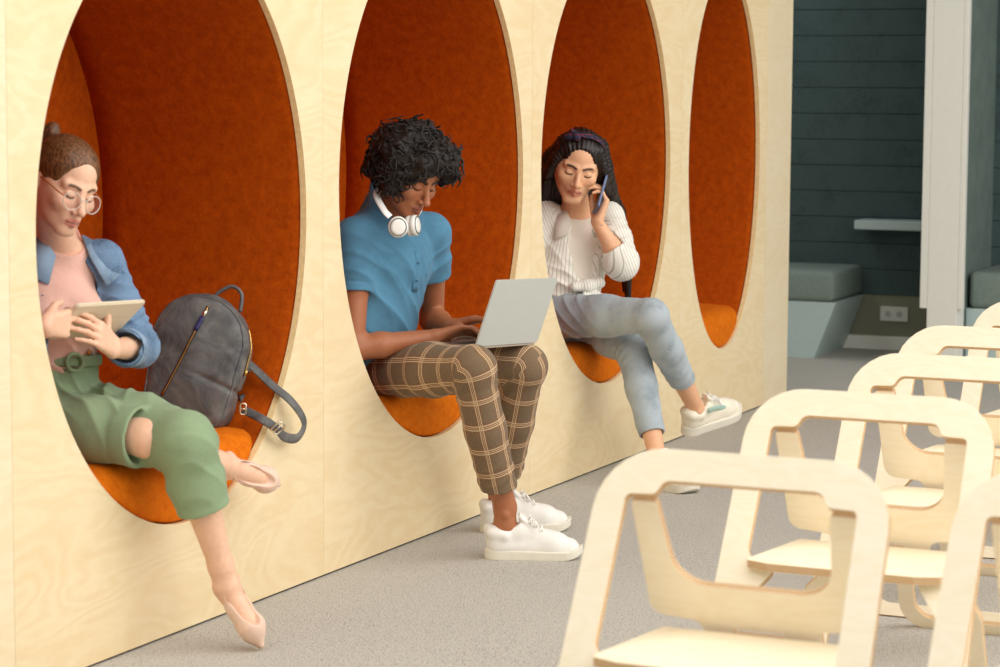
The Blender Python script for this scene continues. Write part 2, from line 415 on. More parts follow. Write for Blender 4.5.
# ------------------------------------------------------------------ plywood folding chairs
CW, CHH, CL = .556, .755, .40
CT = .018
def make_chair(label):
    root = thing('folding_chair', label, 'chair', group='plywood folding chairs in the row')
    L = math.hypot(CHH, CL); ht, hb = CW / 2, CW / 2 + .013
    hw = lambda v: hb + (ht - hb) * v / L
    lw = .060; vs = .388 / CHH * L + .012
    outer = [(-hw(0), 0, .06), (hw(0), 0, .06), (hw(L), L, .125), (-hw(L), L, .125)]
    iu = lambda v: hw(v) - lw
    up = [(-iu(vs), vs, .03), (iu(vs), vs, .03), (iu(L - .09), L - .092, .012), (iu(L - .09) - .056, L - .090, .014), (iu(L - .09) - .070, L - .062, .022),
          (-iu(L - .09) + .070, L - .062, .022), (-iu(L - .09) + .056, L - .090, .014), (-iu(L - .09), L - .092, .012)]
    # below the seat: gussets lean in under the seat plate
    tip = .062; v1 = vs - .026; v2 = vs - .115
    hole = [(iu(.03) * -1, .036, .04), (iu(.03), .036, .04), (iu(v2), v2, .01), (iu(vs) - tip, v1, .004), (iu(vs) - tip, vs + .001, .004), (-iu(vs) + tip, vs + .001, .004), (-iu(vs) + tip, v1, .004), (-iu(v2), v2, .01)]
    # the upper and lower openings join between the gussets
    inner = [hole[0], hole[1], hole[2], hole[3], (iu(vs) - tip, vs, .004), (iu(vs), vs, .035)] + up[2:] + [(-iu(vs), vs, .035), (-iu(vs) + tip, vs, .004), hole[6], hole[7]]
    d = vec(CL, 0, CHH) / L; n = np.cross(vec(0, 1, 0), d)
    mt = np.eye(4); mt[:3, 0] = (0, 1, 0); mt[:3, 1] = d; mt[:3, 2] = n; mt[:3, 3] = (-CL, 0, 0)
    ply_plate('front_frame', [round_poly(outer), round_poly(inner)], CT, M['ply_chair'], root, mt)
    # rear frame: hangs from the notches of the front frame and leans the other way
    zt = (L - .1) * CHH / L; xt = -CL + (L - .1) * CL / L + .018; xr = .27
    L2 = math.hypot(zt, xr - xt); w = iu(L - .09) - .004
    cb = L2 * (1 - .424 / zt)                                        # crossbar bottom, measured down from the top
    wo = w - .004
    shape = [(-w, 0, .006), (-w + .05, 0, .006), (-wo + .062, cb - .085, .065), (wo - .062, cb - .085, .065), (w - .05, 0, .006), (w, 0, .006),
             (wo, cb - .012, .03), (.12, cb - .004, .02), (.10, cb + .03, .008), (.10, cb + .055, .01), (wo - .015, cb + .155, .02), (wo, cb + .2, .03), (wo, L2, .075), (-wo, L2, .075), (-wo, cb + .2, .03), (-wo + .015, cb + .155, .02), (-.10, cb + .055, .01), (-.10, cb + .03, .008), (-.12, cb - .004, .02), (-wo, cb - .012, .03)]
    hole2 = [(-.07, cb + .085, .012), (.07, cb + .085, .012), (wo - .042, cb + .185, .03), (wo - .042, L2 - .034, .05), (-wo + .042, L2 - .034, .05), (-wo + .042, cb + .185, .03)]
    slot = [(-.05, cb + .008, .003), (.05, cb + .008, .003), (.05, cb + .024, .003), (-.05, cb + .024, .003)]
    d2 = vec(xr - xt, 0, -zt) / L2; n2 = np.cross(vec(0, 1, 0), d2)
    mt2 = np.eye(4); mt2[:3, 0] = (0, 1, 0); mt2[:3, 1] = d2; mt2[:3, 2] = n2; mt2[:3, 3] = (xt, 0, zt)
    ply_plate('rear_frame', [round_poly(shape), round_poly(hole2), round_poly(slot)], CT, M['ply_chair'], root, mt2)
    # seat plate
    zs = .400; xfr = -CL + zs * CL / CHH; xre = xt + (xr - xt) * (zt - zs) / zt
    x0, x1 = xfr - .055, xre - .03; wf = iu(vs) - .004
    seat = [(x0, -wf + .06, .008), (x0, wf - .06, .008), (x0 + .022, wf - .008, .006), (xfr - .010, wf - .004, .01), (x1, w - .03, .012), (x1, -w + .03, .012), (xfr - .010, -wf + .004, .01), (x0 + .022, -wf + .008, .006)]
    ms = np.eye(4); ms[:3, 3] = (0, 0, zs)
    ply_plate('seat', [round_poly(seat)], CT, M['ply_chair'], root, ms)
    return root
def copy_tree(o, parent=None):
    c = o.copy(); COL.objects.link(c); c.parent = parent
    for ch in [x for x in bpy.data.objects if x.parent == o]: copy_tree(ch, c)
    return c
CH = [((749, 456), -.012, 'nearest whole plywood folding chair, its seat cut off by the bottom of the frame'),
      ((875, 394.5), -.02, 'second folding chair of the receding row, directly behind the nearest one, pale plywood'),
      ((963, 357.5), -.015, 'third folding chair of the receding row, pale plywood with lightly rounded back'),
      ((1000, 329), -.01, 'fourth folding chair of the receding row, in line with the white column behind it'),
      ((1065, 303), -.01, 'farthest folding chair, only its rounded upper corner shows beside the column'),
      ((1121, 478), -.03, 'folding chair cut off by the right edge, only its curved left side shows')]
ch0 = make_chair(CH[0][2])
for i, (px, rz, lab) in enumerate(CH):
    o = ch0 if i == 0 else copy_tree(ch0)
    p = atz(px[0], px[1], CHH); o.location = (p[0], p[1], 0); o.rotation_euler = (0, 0, rz); o['label'] = lab

# ------------------------------------------------------------------ dark bay behind the wall end
M['felt'] = None
t = NT('dark_teal_felt'); mp = t.coord()
n1 = t.n('ShaderNodeTexNoise', {'Scale': 5., 'Detail': 6., 'Roughness': .7, 'Vector': (mp, 'Vector')})
n2 = t.n('ShaderNodeTexNoise', {'Scale': 140., 'Detail': 2., 'Vector': (mp, 'Vector')})
ad = t.n('ShaderNodeMath', {0: (n1, 'Fac'), 1: (n2, 'Fac')}, operation='ADD')
r = t.ramp(ad, 'Value', [(.7, s2l((46, 62, 62))), (1.3, s2l((70, 88, 87)))]); t.link(r, 'Color', t.b, 'Base Color'); t.set(Roughness=.9)
t.bump(n2, 'Fac', .3, .003); M['felt'] = t.m
M['felt_grey'] = plain('grey_felt_upholstery', (124, 138, 130), .95, var=.14, scale=120, bump=.3)
M['felt_light'] = plain('light_grey_felt', (104, 120, 114), .95, var=.12, scale=8, bump=.2)
M['laminate'] = plain('pale_blue_laminate', (186, 204, 202), .4, var=.02)
M['white'] = plain('white_paint', (240, 238, 228), .5, var=.015)
M['olive'] = plain('olive_wall', (136, 134, 114), .7, var=.04)
M['socket_hole'] = plain('off_white_plastic', (188, 186, 176), .5)
M['socket'] = plain('white_plastic', (222, 222, 214), .35, var=.01)
BX, FX = 12.82, 12.24
bm = bmesh.new()
z0 = .30; hgt = .141
for k in range(18): box(bm, (BX, -2.6, z0 + k * hgt + .0015), (BX + .03, 3.2, z0 + (k + 1) * hgt - .0015), .002)
box(bm, (BX + .02, -2.6, .28), (BX + .05, 3.2, 2.9))
struct(bm_obj('wall_back', bm, [M['felt']]))
struct(box_obj('trim_2', (BX + .008, -2.6, 0), (BX + .05, 3.2, .30), M['olive']))
struct(box_obj('baseboard_back', (BX - .012, -2.6, 0), (BX + .008, 3.2, .075), M['white'], bev=.004))
# partition with its white end column
pc0 = at(926, 320, 0); 
def yx(px, py, X): return atx(px, py, X)
cl = atx(926.5, 320, 12.0); cr = atx(956.5, 320, 12.0); fl = atx(919.5, 308, 12.0); fr_ = atx(962, 310, 12.0)
bm = bmesh.new(); box(bm, (12.0, cr[1], 0), (12.16, cl[1], 2.9), .003)
for ya, yb in ((fr_[1], cr[1] - .001), (cl[1] + .001, fl[1])): box(bm, (12.0, ya, fl[2]), (12.05, yb, 2.9), .003)
struct(bm_obj('trim_1', bm, [M['white']]))
struct(box_obj('wall_right', (12.165, cr[1] + .01, 0), (BX, cl[1] - .01, 2.9), M['felt_light']))
# built-in benches
def bench(y0, y1, label, slant0, slant1, top=.465):
    root = thing('built_in_bench', label, 'bench', (FX + .3, (y0 + y1) / 2, 0)); T = Matrix.Translation(-Vector(root.location))
    bm = bmesh.new(); zb = .30
    pr = [(y0 + slant0, 0), (y1 - slant1, 0), (y1, zb), (y0, zb)]
    A = [bm.verts.new((FX, y, z)) for y, z in pr]; B = [bm.verts.new((BX - .014, y, z)) for y, z in pr]
    bm.faces.new(A); bm.faces.new(B[::-1])
    for k in range(4): bm.faces.new((A[k], B[k], B[(k + 1) % 4], A[(k + 1) % 4]))
    bmesh.ops.recalc_face_normals(bm, faces=bm.faces); o = bm_obj('bench_base', bm, [M['laminate']]); o.parent = root; o.matrix_parent_inverse = T
    o = box_obj('seat_pad', (FX - .01, y0 + .012, zb + .001), (BX - .004, y1 - .012, top), M['felt_grey'], bev=.03); o.parent = root; o.matrix_parent_inverse = T
    for p in o.data.polygons: p.use_smooth = True
    return root
b0 = atx(836, 300, FX)[1]
bench(b0, 2.6, 'pale blue bench with slanted base and grey felt pad beside the wall end', .115, 0)
b1 = atx(962, 330, FX)[1]
bench(-1.6, b1 - .02, 'pale bench with dark grey felt pad right of the white column', 0, 0, .49)
s0 = atx(853, 222, BX); s1 = atx(921, 224, BX)
sh = box_obj('wall_shelf', (BX - .2, atx(922, 222, BX - .2)[1], s0[2] - .028), (BX - .002, atx(854, 222, BX - .2)[1], s0[2] + .022), M['laminate'], bev=.006)
tag(sh, 'short pale floating shelf on the dark panelled wall left of the column', 'shelf')
p0 = atx(880.5, 306, BX); p1 = atx(908, 322, BX)
root = thing('wall_socket', 'white double power socket low on the olive wall', 'socket', (BX, (p0[1] + p1[1]) / 2, (p0[2] + p1[2]) / 2)); T = Matrix.Translation(-Vector(root.location))
o = box_obj('face_plate', (BX - .008, p1[1], p1[2]), (BX + .008, p0[1], p0[2]), M['socket'], bev=.004); o.parent = root; o.matrix_parent_inverse = T
for yy in (p1[1] * .7 + p0[1] * .3, p1[1] * .3 + p0[1] * .7):
    bm = bmesh.new(); q = bmesh.ops.create_cone(bm, cap_ends=True, segments=24, radius1=.017, radius2=.016, depth=.003)
    for v in bm.verts: v.co = Vector((BX - .009 + v.co.z, yy + v.co.x, (p0[2] + p1[2]) / 2 + v.co.y))
    o = bm_obj('outlet', bm, [M['socket_hole']]); o.parent = root; o.matrix_parent_inverse = T

# ------------------------------------------------------------------ daylight
w = bpy.data.worlds.new('daylight'); SC.world = w; w.use_nodes = True
bg = w.node_tree.nodes['Background']; bg.inputs['Color'].default_value = (1., .97, .93, 1); bg.inputs['Strength'].default_value = .27
def area(name, loc, target, sx, sy, power, col=(1, .97, .92)):
    l = bpy.data.lights.new(name, 'AREA'); l.shape = 'RECTANGLE'; l.size = sx; l.size_y = sy; l.energy = power; l.color = col
    o = bpy.data.objects.new(name, l); COL.objects.link(o); o.location = loc
    d = Vector(target) - Vector(loc); o.rotation_euler = d.to_track_quat('-Z', 'Y').to_euler(); return o
area('window_light', (6.3, -6.6, 2.7), (6.8, 0, .7), 9.5, 3.0, 265, (1, .98, .945))
area('ceiling_light', (5.0, -3.0, 3.7), (5.4, -2.2, 0), 12, 4, 325, (1, .97, .93))
area('bay_light', (12.35, 1.3, 2.85), (12.5, 1.3, 0), .5, 2.6, 16, (.86, 1, 1))
SC.view_settings.view_transform = 'Standard'; SC.view_settings.look = 'None'; SC.view_settings.gamma = 1; SC.view_settings.exposure = .0
SC.view_settings.use_curve_mapping = False
# ------------------------------------------------------------------ people: shared anatomy
def frame(fdir, pitch=0., roll=0.):
    """columns: person's left, back, up for a head or chest that looks along fdir (x, y), pitched down by pitch degrees"""
    f = nrm((fdir[0], fdir[1], 0)); p = math.radians(pitch); f = f * math.cos(p) - vec(0, 0, 1) * math.sin(p)
    l = nrm(np.cross(vec(0, 0, 1), f)); u = np.cross(f, l); r = math.radians(roll)
    l2 = l * math.cos(r) + u * math.sin(r); u2 = -l * math.sin(r) + u * math.cos(r)
    return np.stack([l2, -f, u2], 1)
class Paint(list):
    def add(s, fn, col, soft=.002, amt=1.): s.append((fn, np.array(s2l(col)[:3]), soft, amt))
    def line(s, pts, r, col, soft=.0015, amt=1.):
        pts = [np.array(p, float) for p in pts]
        def fn(P):
            d = 9.
            for a, b in zip(pts[:-1], pts[1:]): d = np.minimum(d, sd_rc(P, a, b, r, r))
            return d
        s.add(fn, col, soft, amt)
    def blob(s, c, r, col, soft=.01, amt=1., R=None):
        c = np.array(c, float); r = np.array(r, float) * np.ones(3); s.add(lambda P: sd_el(P, c, r, R), col, soft, amt)
    def run(s, V, base):
        C_ = np.tile(np.array(s2l(base)[:3]), (len(V), 1))
        for fn, col, soft, amt in s:
            w = np.clip(1 - fn(V) / soft, 0, 1); w = (w * w * (3 - 2 * w) * amt)[:, None]; C_ = C_ * (1 - w) + col * w
        return C_
def skin_mat(name, spec=.4, rough=.45):
    t = NT(name); a = t.n('ShaderNodeAttribute', attribute_name='tint')
    nz = t.n('ShaderNodeTexNoise', {'Scale': 90., 'Detail': 3., 'Vector': (t.coord(), 'Vector')})
    r = t.ramp(nz, 'Fac', [(.3, (.93, .91, .9, 1)), (.7, (1, 1, 1, 1))])
    mx = t.n('ShaderNodeMix', {'Factor': 1.}, data_type='RGBA', blend_type='MULTIPLY'); t.link(a, 'Color', mx, 6); t.link(r, 'Color', mx, 7)
    t.link(mx, 2, t.b, 'Base Color'); t.set(Roughness=rough); t.b.inputs['Specular IOR Level'].default_value = spec
    t.b.inputs['Subsurface Weight'].default_value = .12; t.b.inputs['Subsurface Radius'].default_value = (.012, .005, .003); t.b.inputs['Subsurface Scale'].default_value = .6
    return t.m
M['skin'] = skin_mat('skin')

def head(F, O, R, paint, sc=1., brow=(60, 40, 28), lip=(190, 110, 100), wide=1., nose=1., lash=(40, 26, 20), blush=None, lipf=1., eye=-.012, brow_w=1., sock=1., chin=0., lip_a=.8, jaw=1.):
    O = np.array(O, float)
    def L(x, y, z): return O + R @ (vec(x * wide, y, z) * sc)
    F.el(L(0, .012, .036), vec(.0735 * wide, .093, .079) * sc, R, .0)
    F.el(L(0, -.026, -.030), vec(.063 * wide * (.5 + .5 * jaw), .062, .082) * sc, R, .02 * sc)
    for s in (1, -1):
        F.rc(L(s * .050 * jaw, .006, -.045), L(s * .018 * jaw, -.068, -.094 - chin), .021 * sc, .016 * sc, .02 * sc)           # jaw
        F.el(L(s * .052, -.018, -.018), vec(.017, .036, .034) * sc, R, .02 * sc); F.el(L(s * .058, .01, .02), vec(.015, .04, .04) * sc, R, .02 * sc)
        F.el(L(s * .043, -.062, -.026), vec(.020, .018, .018) * sc, R, .02 * sc)                            # cheekbone
        F.rc(L(s * .044, -.064, .020), L(s * .012, -.078, .017), .010 * sc, .009 * sc, .014 * sc)           # brow ridge
    F.el(L(0, -.070, -.097 - chin), vec(.019, .014, .014) * sc, R, .018 * sc)                                      # chin
    F.el(L(0, -.076, -.066), vec(.026, .014, .02) * sc, R, .016 * sc)                                       # mouth mound
    for s in (1, -1):
        F.el(L(s * .032, -.091 - .006 * (1 - sock), -.002), vec(.017, .012, .010) * sc, R, .012 * sc, 'sub')
        F.el(L(s * .031, -.0735, -.003), vec(.0145, .0115, .0108) * sc, R, .004 * sc)                       # lids over the eyeballs
    F.rc(L(0, -.079, .010), L(0, -.1075 * (.9 + .1 * nose), -.034), .0075 * sc, .0095 * sc, .010 * sc)      # nose
    F.el(L(0, -.1095 * (.9 + .1 * nose), -.037), vec(.0105, .010, .009) * sc, R, .006 * sc)
    for s in (1, -1):
        F.el(L(s * .0115, -.0955, -.041), vec(.0088, .0095, .0072) * sc, R, .005 * sc)
        F.el(L(s * .006, -.101, -.0465), vec(.0035, .004, .003) * sc, R, .003 * sc, 'sub')
    q = lipf
    F.rc(L(-.020, -.0845, -.067), L(0, -.0935, -.0635), .0042 * sc, .0058 * sc * q, .004 * sc); F.rc(L(.020, -.0845, -.067), L(0, -.0935, -.0635), .0042 * sc, .0058 * sc * q, .004 * sc)
    F.rc(L(-.016, -.0845, -.0735), L(0, -.0915, -.0755), .0045 * sc, .0068 * sc * q, .004 * sc); F.rc(L(.016, -.0845, -.0735), L(0, -.0915, -.0755), .0045 * sc, .0068 * sc * q, .004 * sc)
    F.path([L(-.023, -.089, -.0685), L(-.010, -.0985, -.0692), L(0, -.100, -.0690), L(.010, -.0985, -.0692), L(.023, -.089, -.0685)], .0012 * sc, .003 * sc, 'sub')
    for s in (1, -1):                                                                                        # ears
        F.el(L(s * .0755, .016, -.010), vec(.009, .017, .029) * sc, R @ rotm('z', s * 18) @ rotm('x', 8), .006 * sc)
        F.el(L(s * .0845, .012, -.008), vec(.005, .0095, .017) * sc, R @ rotm('z', s * 18), .004 * sc, 'sub')
    # colour of lips, brows, lashes; shade painted into mouth line, lid creases, nostrils
    for s in (1, -1):
        paint.line([L(-.0, -.097, -.0625), L(s * .011, -.0945, -.0632), L(s * .020, -.0885, -.0665)], .0032 * sc, lip, .003 * sc, lip_a)
        paint.line([L(0, -.096, -.0765), L(s * .009, -.094, -.0762), L(s * .017, -.0885, -.0735)], .0042 * sc, lip, .003 * sc, lip_a)
        paint.line([L(0, -.0965, -.0692), L(s * .010, -.095, -.0695), L(s * .0215, -.0885, -.0688)], .0007 * sc, tuple(.45 * c for c in lip), .0022 * sc, .9)
        paint.line([L(s * .013, -.0875, .0165), L(s * .026, -.085, .0215), L(s * .040, -.075, .0205), L(s * .047, -.066, .016)], .0024 * sc * brow_w, brow, .0035 * sc, .95)
        ey = lambda x, z: -.0740 - .0115 * math.sqrt(max(0, 1 - ((x - .031) / .0145) ** 2 - ((z + .003) / .0108) ** 2))
        e = [L(s * x, ey(x, z), z) for x, z in ((.0185, -.0060), (.024, -.0088), (.031, -.0100), (.038, -.0090), (.0440, -.0055))]
        paint.line(e, .0016 * sc, lash, .0024 * sc, .97)
        paint.line([p + R @ vec(0, -.002 * sc, .0125 * sc) for p in e[1:]], .0005 * sc, tuple(.6 * c for c in lip), .0025 * sc, .5)
        paint.blob(L(s * .0065, -.1035, -.0468), vec(.0032, .0035, .002) * sc, (60, 25, 20), .002, .8, R)
        if blush: paint.blob(L(s * .045, -.07, -.034), vec(.016, .014, .012) * sc, blush, .02, .18, R)
    if blush: paint.blob(L(0, -.11, -.036), vec(.008, .008, .006) * sc, blush, .012, .25, R)
    return L
def rotm(ax, deg):
    return np.array(Matrix.Rotation(math.radians(deg), 3, ax.upper()))
def axis_rot(v, ax, ang):
    ax = nrm(ax); c, s = math.cos(ang), math.sin(ang); return v * c + np.cross(ax, v) * s + ax * (ax @ v) * (1 - c)
def hand(F, wrist, d, palm, thumb_side, curls, sc=1., spread=(6, 1, -4, -10), thumb=None, paint=None, nail=None, k=.006):
    """five-fingered hand; d = wrist to knuckles, palm = normal out of the palm, thumb_side = towards the thumb; curls = three joint angles per finger"""
    d = nrm(d); s = nrm(thumb_side - d * (d @ thumb_side)); n = np.cross(d, s); n = n if n @ palm > 0 else -n
    w = np.array(wrist, float); tips = []
    offs = (.0285, .0095, -.0095, -.027); lens = ((.043, .026, .021), (.047, .030, .022), (.043, .028, .021), (.034, .021, .019)); rr = (.0092, .0094, .0088, .0078); kn = (.092, .095, .090, .082)
    for i in range(4):
        K = w + sc * (d * kn[i] + s * offs[i] - n * .003)
        F.rc(w + sc * (s * offs[i] * .55 + d * .006), K, sc * .0148, sc * .0112, sc * .012)
        fd = axis_rot(d, n, math.radians(spread[i]) * (1 if np.cross(n, d) @ s > 0 else -1)); p = K; ang = 0.; lat = np.cross(fd, n)
        for j in range(3):
            ang += math.radians(curls[i][j]); q = fd * math.cos(ang) + n * math.sin(ang); p2 = p + q * lens[i][j] * sc
            F.rc(p, p2, sc * rr[i] * (1 - .09 * j), sc * rr[i] * (.91 - .09 * j), sc * (.004 if j else .005)); p = p2
        tips.append(p)
        if paint is not None and nail: paint.blob(p - (fd * -math.sin(ang) + n * math.cos(ang)) * rr[i] * .8 * sc, .0045 * sc, nail, .002, .6)
    F.rc(w + sc * (s * .014 + d * .012), w + sc * (s * .030 + d * .040 + n * .010), sc * .017, sc * .0145, sc * .012)
    tb = w + sc * (s * .030 + d * .036 + n * .010); t1, t2 = thumb if thumb else ((.75, .55, .35), (.9, .25, .3))
    a = tb + sc * .036 * nrm(d * t1[0] + s * t1[1] + n * t1[2]); b = a + sc * .029 * nrm(d * t2[0] + s * t2[1] + n * t2[2])
    F.rc(tb, a, sc * .0128, sc * .0100, sc * .008); F.rc(a, b, sc * .0102, sc * .0085, sc * .004); tips.append(b)
    return tips
def limb_uv(V, chains, wedge=.085):
    """cloth coordinates that follow the limbs: (around, along, which limb)"""
    best = np.full(len(V), 9.); U = np.zeros((len(V), 3))
    for ci, (pts, fronts, rad) in enumerate(chains):
        pts = [np.array(p, float) for p in pts]; D = [nrm(b - a) for a, b in zip(pts[:-1], pts[1:])]; Ln = [np.linalg.norm(b - a) for a, b in zip(pts[:-1], pts[1:])]
        dist = np.full(len(V), 9.); uv = np.zeros((len(V), 3)); uv[:, 2] = ci; acc = 0.
        for i in range(len(D)):
            a, d, ln = pts[i], D[i], Ln[i]; f = nrm(np.array(fronts[i], float) - d * (d @ np.array(fronts[i], float))); sd = np.cross(d, f)
            q = V - a; t_ = q @ d; tc = np.clip(t_, 0 if i else -9, ln if i < len(D) - 1 else 9); e = q - tc[:, None] * d; ds = np.linalg.norm(e, axis=1)
            use = np.ones(len(V), bool)
            if i > 0: use &= (q @ (D[i - 1] + d)) >= 0
            if i < len(D) - 1: use &= ((V - pts[i + 1]) @ (d + D[i + 1])) < 0
            use &= ds < dist; ang = np.arctan2(e @ sd, e @ f); v = acc + np.where(i > 0, np.maximum(t_, 0), np.where(t_ > ln, ln, t_))
            # the outside of the bend: spread the wedge by angle
            if i < len(D) - 1:
                o = t_ > ln; r_ = np.maximum(e @ f, 1e-4); v = np.where(o, acc + ln + wedge / 2 * np.clip(np.arctan2(t_ - ln, np.abs(r_)) / .7854, 0, 1), v); ang = np.where(o, np.arctan2(q @ sd, np.abs(np.hypot(e @ f, t_ - ln))), ang)
            if i > 0:
                o = t_ < 0; r_ = np.maximum(q @ f, 1e-4); v = np.where(o, acc - wedge / 2 * np.clip(np.arctan2(-t_, np.abs(r_)) / .7854, 0, 1), v); ang = np.where(o, np.arctan2(q @ sd, np.abs(np.hypot(q @ f, t_))), ang)
            uv[use, 0] = (ang * rad)[use]; uv[use, 1] = v[use]; dist[use] = ds[use]; acc += ln + wedge
        m_ = dist < best; best[m_] = dist[m_]; U[m_] = uv[m_]
    return U
def folds(F, c, d, freq, amp, rad, seed=0, lo=None):
    c = np.array(c, float); d = nrm(d); r_ = np.random.RandomState(seed); ph = r_.uniform(0, 6)
    def fn(P):
        q = P - c; w = np.exp(-(q * q).sum(-1) / rad ** 2); s = np.sin(q @ d * freq + ph + 1.2 * wave_noise(P, 9, seed, 1)); return -amp * w * (1 - np.abs(s)) ** 1.5 * 1.3 + .35 * amp * w
    return F.disp(fn, c - 2 * rad, c + 2 * rad)
def cloth(name, rgb, rough=.85, weave=420., bump=.25, sheen=.1, var=.07, hi=None, wash=None):
    t = NT(name); mp = t.coord()
    n1 = t.n('ShaderNodeTexNoise', {'Scale': weave, 'Detail': 2., 'Vector': (mp, 'Vector')}); n2 = t.n('ShaderNodeTexNoise', {'Scale': 14., 'Detail': 4., 'Vector': (mp, 'Vector')})
    a = t.n('ShaderNodeMath', {0: (n1, 'Fac'), 1: (n2, 'Fac')}, operation='ADD'); c = np.array(s2l(rgb)[:3])
    lo_ = tuple(c * (1 - 2 * var)) + (1,); hi_ = tuple(np.minimum(1, c * (1 + 2 * var))) + (1,)
    r = t.ramp(a, 'Value', [(.75, lo_), (1.25, s2l(hi) if hi else hi_)]); t.link(r, 'Color', t.b, 'Base Color'); t.set(Roughness=rough)
    t.b.inputs['Sheen Weight'].default_value = sheen; t.b.inputs['Specular IOR Level'].default_value = .15
    t.bump(a, 'Value', bump, .001); return t
def bounds(pts, pad): P = np.array(pts); return P.min(0) - pad, P.max(0) + pad
def lerp(a, b, t_): return np.array(a) * (1 - t_) + np.array(b) * t_
def person(label, loc):
    return tag(bpy.data.objects.new('person', None), label, 'person')
def add_mesh(name, F, root, mat, cols=None, uv=None, it=0, VQ=None):
    V, Q = VQ if VQ is not None else F.mesh(name, it)
    return np_mesh(name, V - np.array(root.location), Q, [mat] if not isinstance(mat, list) else mat, root, cols, uv)

def sneaker(root, heel, toe, up, name, mat_up, mat_sole, style, accent=None, sole_t=.026, ln=None, wide=.047):
    """low lace-up shoe between heel and toe points on its sole plane; parts: sole, laces"""
    heel = np.array(heel, float); toe = np.array(toe, float); d = nrm(toe - heel); ln = np.linalg.norm(toe - heel); up = nrm(up - d * (up @ d)); s = np.cross(up, d)
    P_ = lambda x, y, z: heel + d * x * ln + s * y + up * z
    lo, hi = bounds([P_(0, -.06, -.02), P_(1.05, .06, .14), P_(0, .06, .14), P_(1.05, -.06, -.02), P_(0, -.06, .14), P_(1, .06, -.02)], .03)
    F = Field(lo, hi, .0026); st = sole_t
    R = np.stack([d, s, up], 1)
    F.el(P_(.16, 0, .035 + st), vec(.042, .034, .045), R, 0); F.rc(P_(.14, 0, st + .012), P_(.70, .003, st + .012), .034, .040, .02); F.rc(P_(.70, .003, st + .008), P_(.855, .002, st + .004), .040, .034, .02)
    F.rc(P_(.36, 0, st + .062), P_(.72, .0, st + .026), .026, .026, .02); F.rc(P_(.12, 0, st + .05), P_(.34, 0, st + .05), .034, .030, .015)
    F.path([P_(.20, -.032, st + .048), P_(.06, -.022, st + .058), P_(.035, 0, st + .066), P_(.06, .022, st + .058), P_(.20, .032, st + .048)], .011, .015)
    F.el(P_(.215, 0, st + .098), vec(.043, .026, .045), R, .010, 'sub')
    F.rc(P_(.50, 0, st + .066), P_(.375, 0, st + .098), .019, .020, .008, flat=(d * .75 + up * .65, .55))                       # tongue
    F.el(P_(.245, 0, st + .104), vec(.030, .023, .034), R, .006, 'sub')
    F.plane(P_(0, 0, st * .55), -up)
    sh = add_mesh(name, F, root, mat_up, it=1)
    F2 = Field(lo, hi, .0026)
    zz = st * .5
    def sole(P):
        q = P - heel; x = q @ d / ln; y = q @ s; z = q @ up
        wdt = wide * (0.72 + .22 * np.clip((x - .25) / .45, 0, 1)) ; xx = np.clip(x, .16, .84); ex = np.maximum(np.abs(x - np.clip(x, .17, .82)) * ln, 0)
        capr = np.where(x < .5, .17 * ln, .18 * ln); e = np.sqrt((ex / capr) ** 2 + (y / wdt) ** 2) - 1
        e = e * wdt * .9
        lift = .020 * np.clip((x - .78) / .22, 0, 1) ** 2; th = st * (1.15 - .25 * np.clip(x, 0, 1)) / 2
        b = np.abs(z - th - lift) - th
        return np.maximum(e, b) - .001
    F2._put(lo, hi, sole, 'add', 0)
    so = add_mesh('sole', F2, root, mat_sole, it=1); so.parent = sh
    bm = bmesh.new(); org = np.array(root.location)
    for i in range(5):
        x = .45 + .058 * i; z = st + .094 - .0105 * i * 1.1
        a, b = P_(x, -.021, z - .008), P_(x + .025, .021, z - .008); mdl = P_(x + .012, 0, z + .002)
        tube(bm, [p - org for p in spline([a, mdl, b], 5)], .0026, 6); a, b = P_(x + .025, -.021, z - .009), P_(x, .021, z - .008)
        tube(bm, [p - org for p in spline([a, P_(x + .012, 0, z + .004), b], 5)], .0026, 6)
    for sg in (1, -1):
        lp = [P_(.45, 0, st + .096), P_(.47, sg * .020, st + .104), P_(.51, sg * .034, st + .084), P_(.48, sg * .026, st + .078), P_(.45, 0, st + .094)]
        tube(bm, [p - org for p in spline(lp, 5)], .002, 6); tube(bm, [p - org for p in spline([P_(.45, 0, st + .095), P_(.51, sg * .018, st + .088), P_(.57, sg * .034, st + .06)], 5)], .002, 6)
    la = bm_obj('laces', bm, [M['lace']], None, True); la.parent = sh
    return sh
M['lace'] = plain('white_laces', (246, 243, 236), .8, var=.02)
M['white_leather'] = plain('white_leather', (240, 237, 230), .5, var=.02, scale=60, bump=.05)
M['rubber_white'] = plain('off_white_rubber', (232, 226, 210), .6, var=.03)
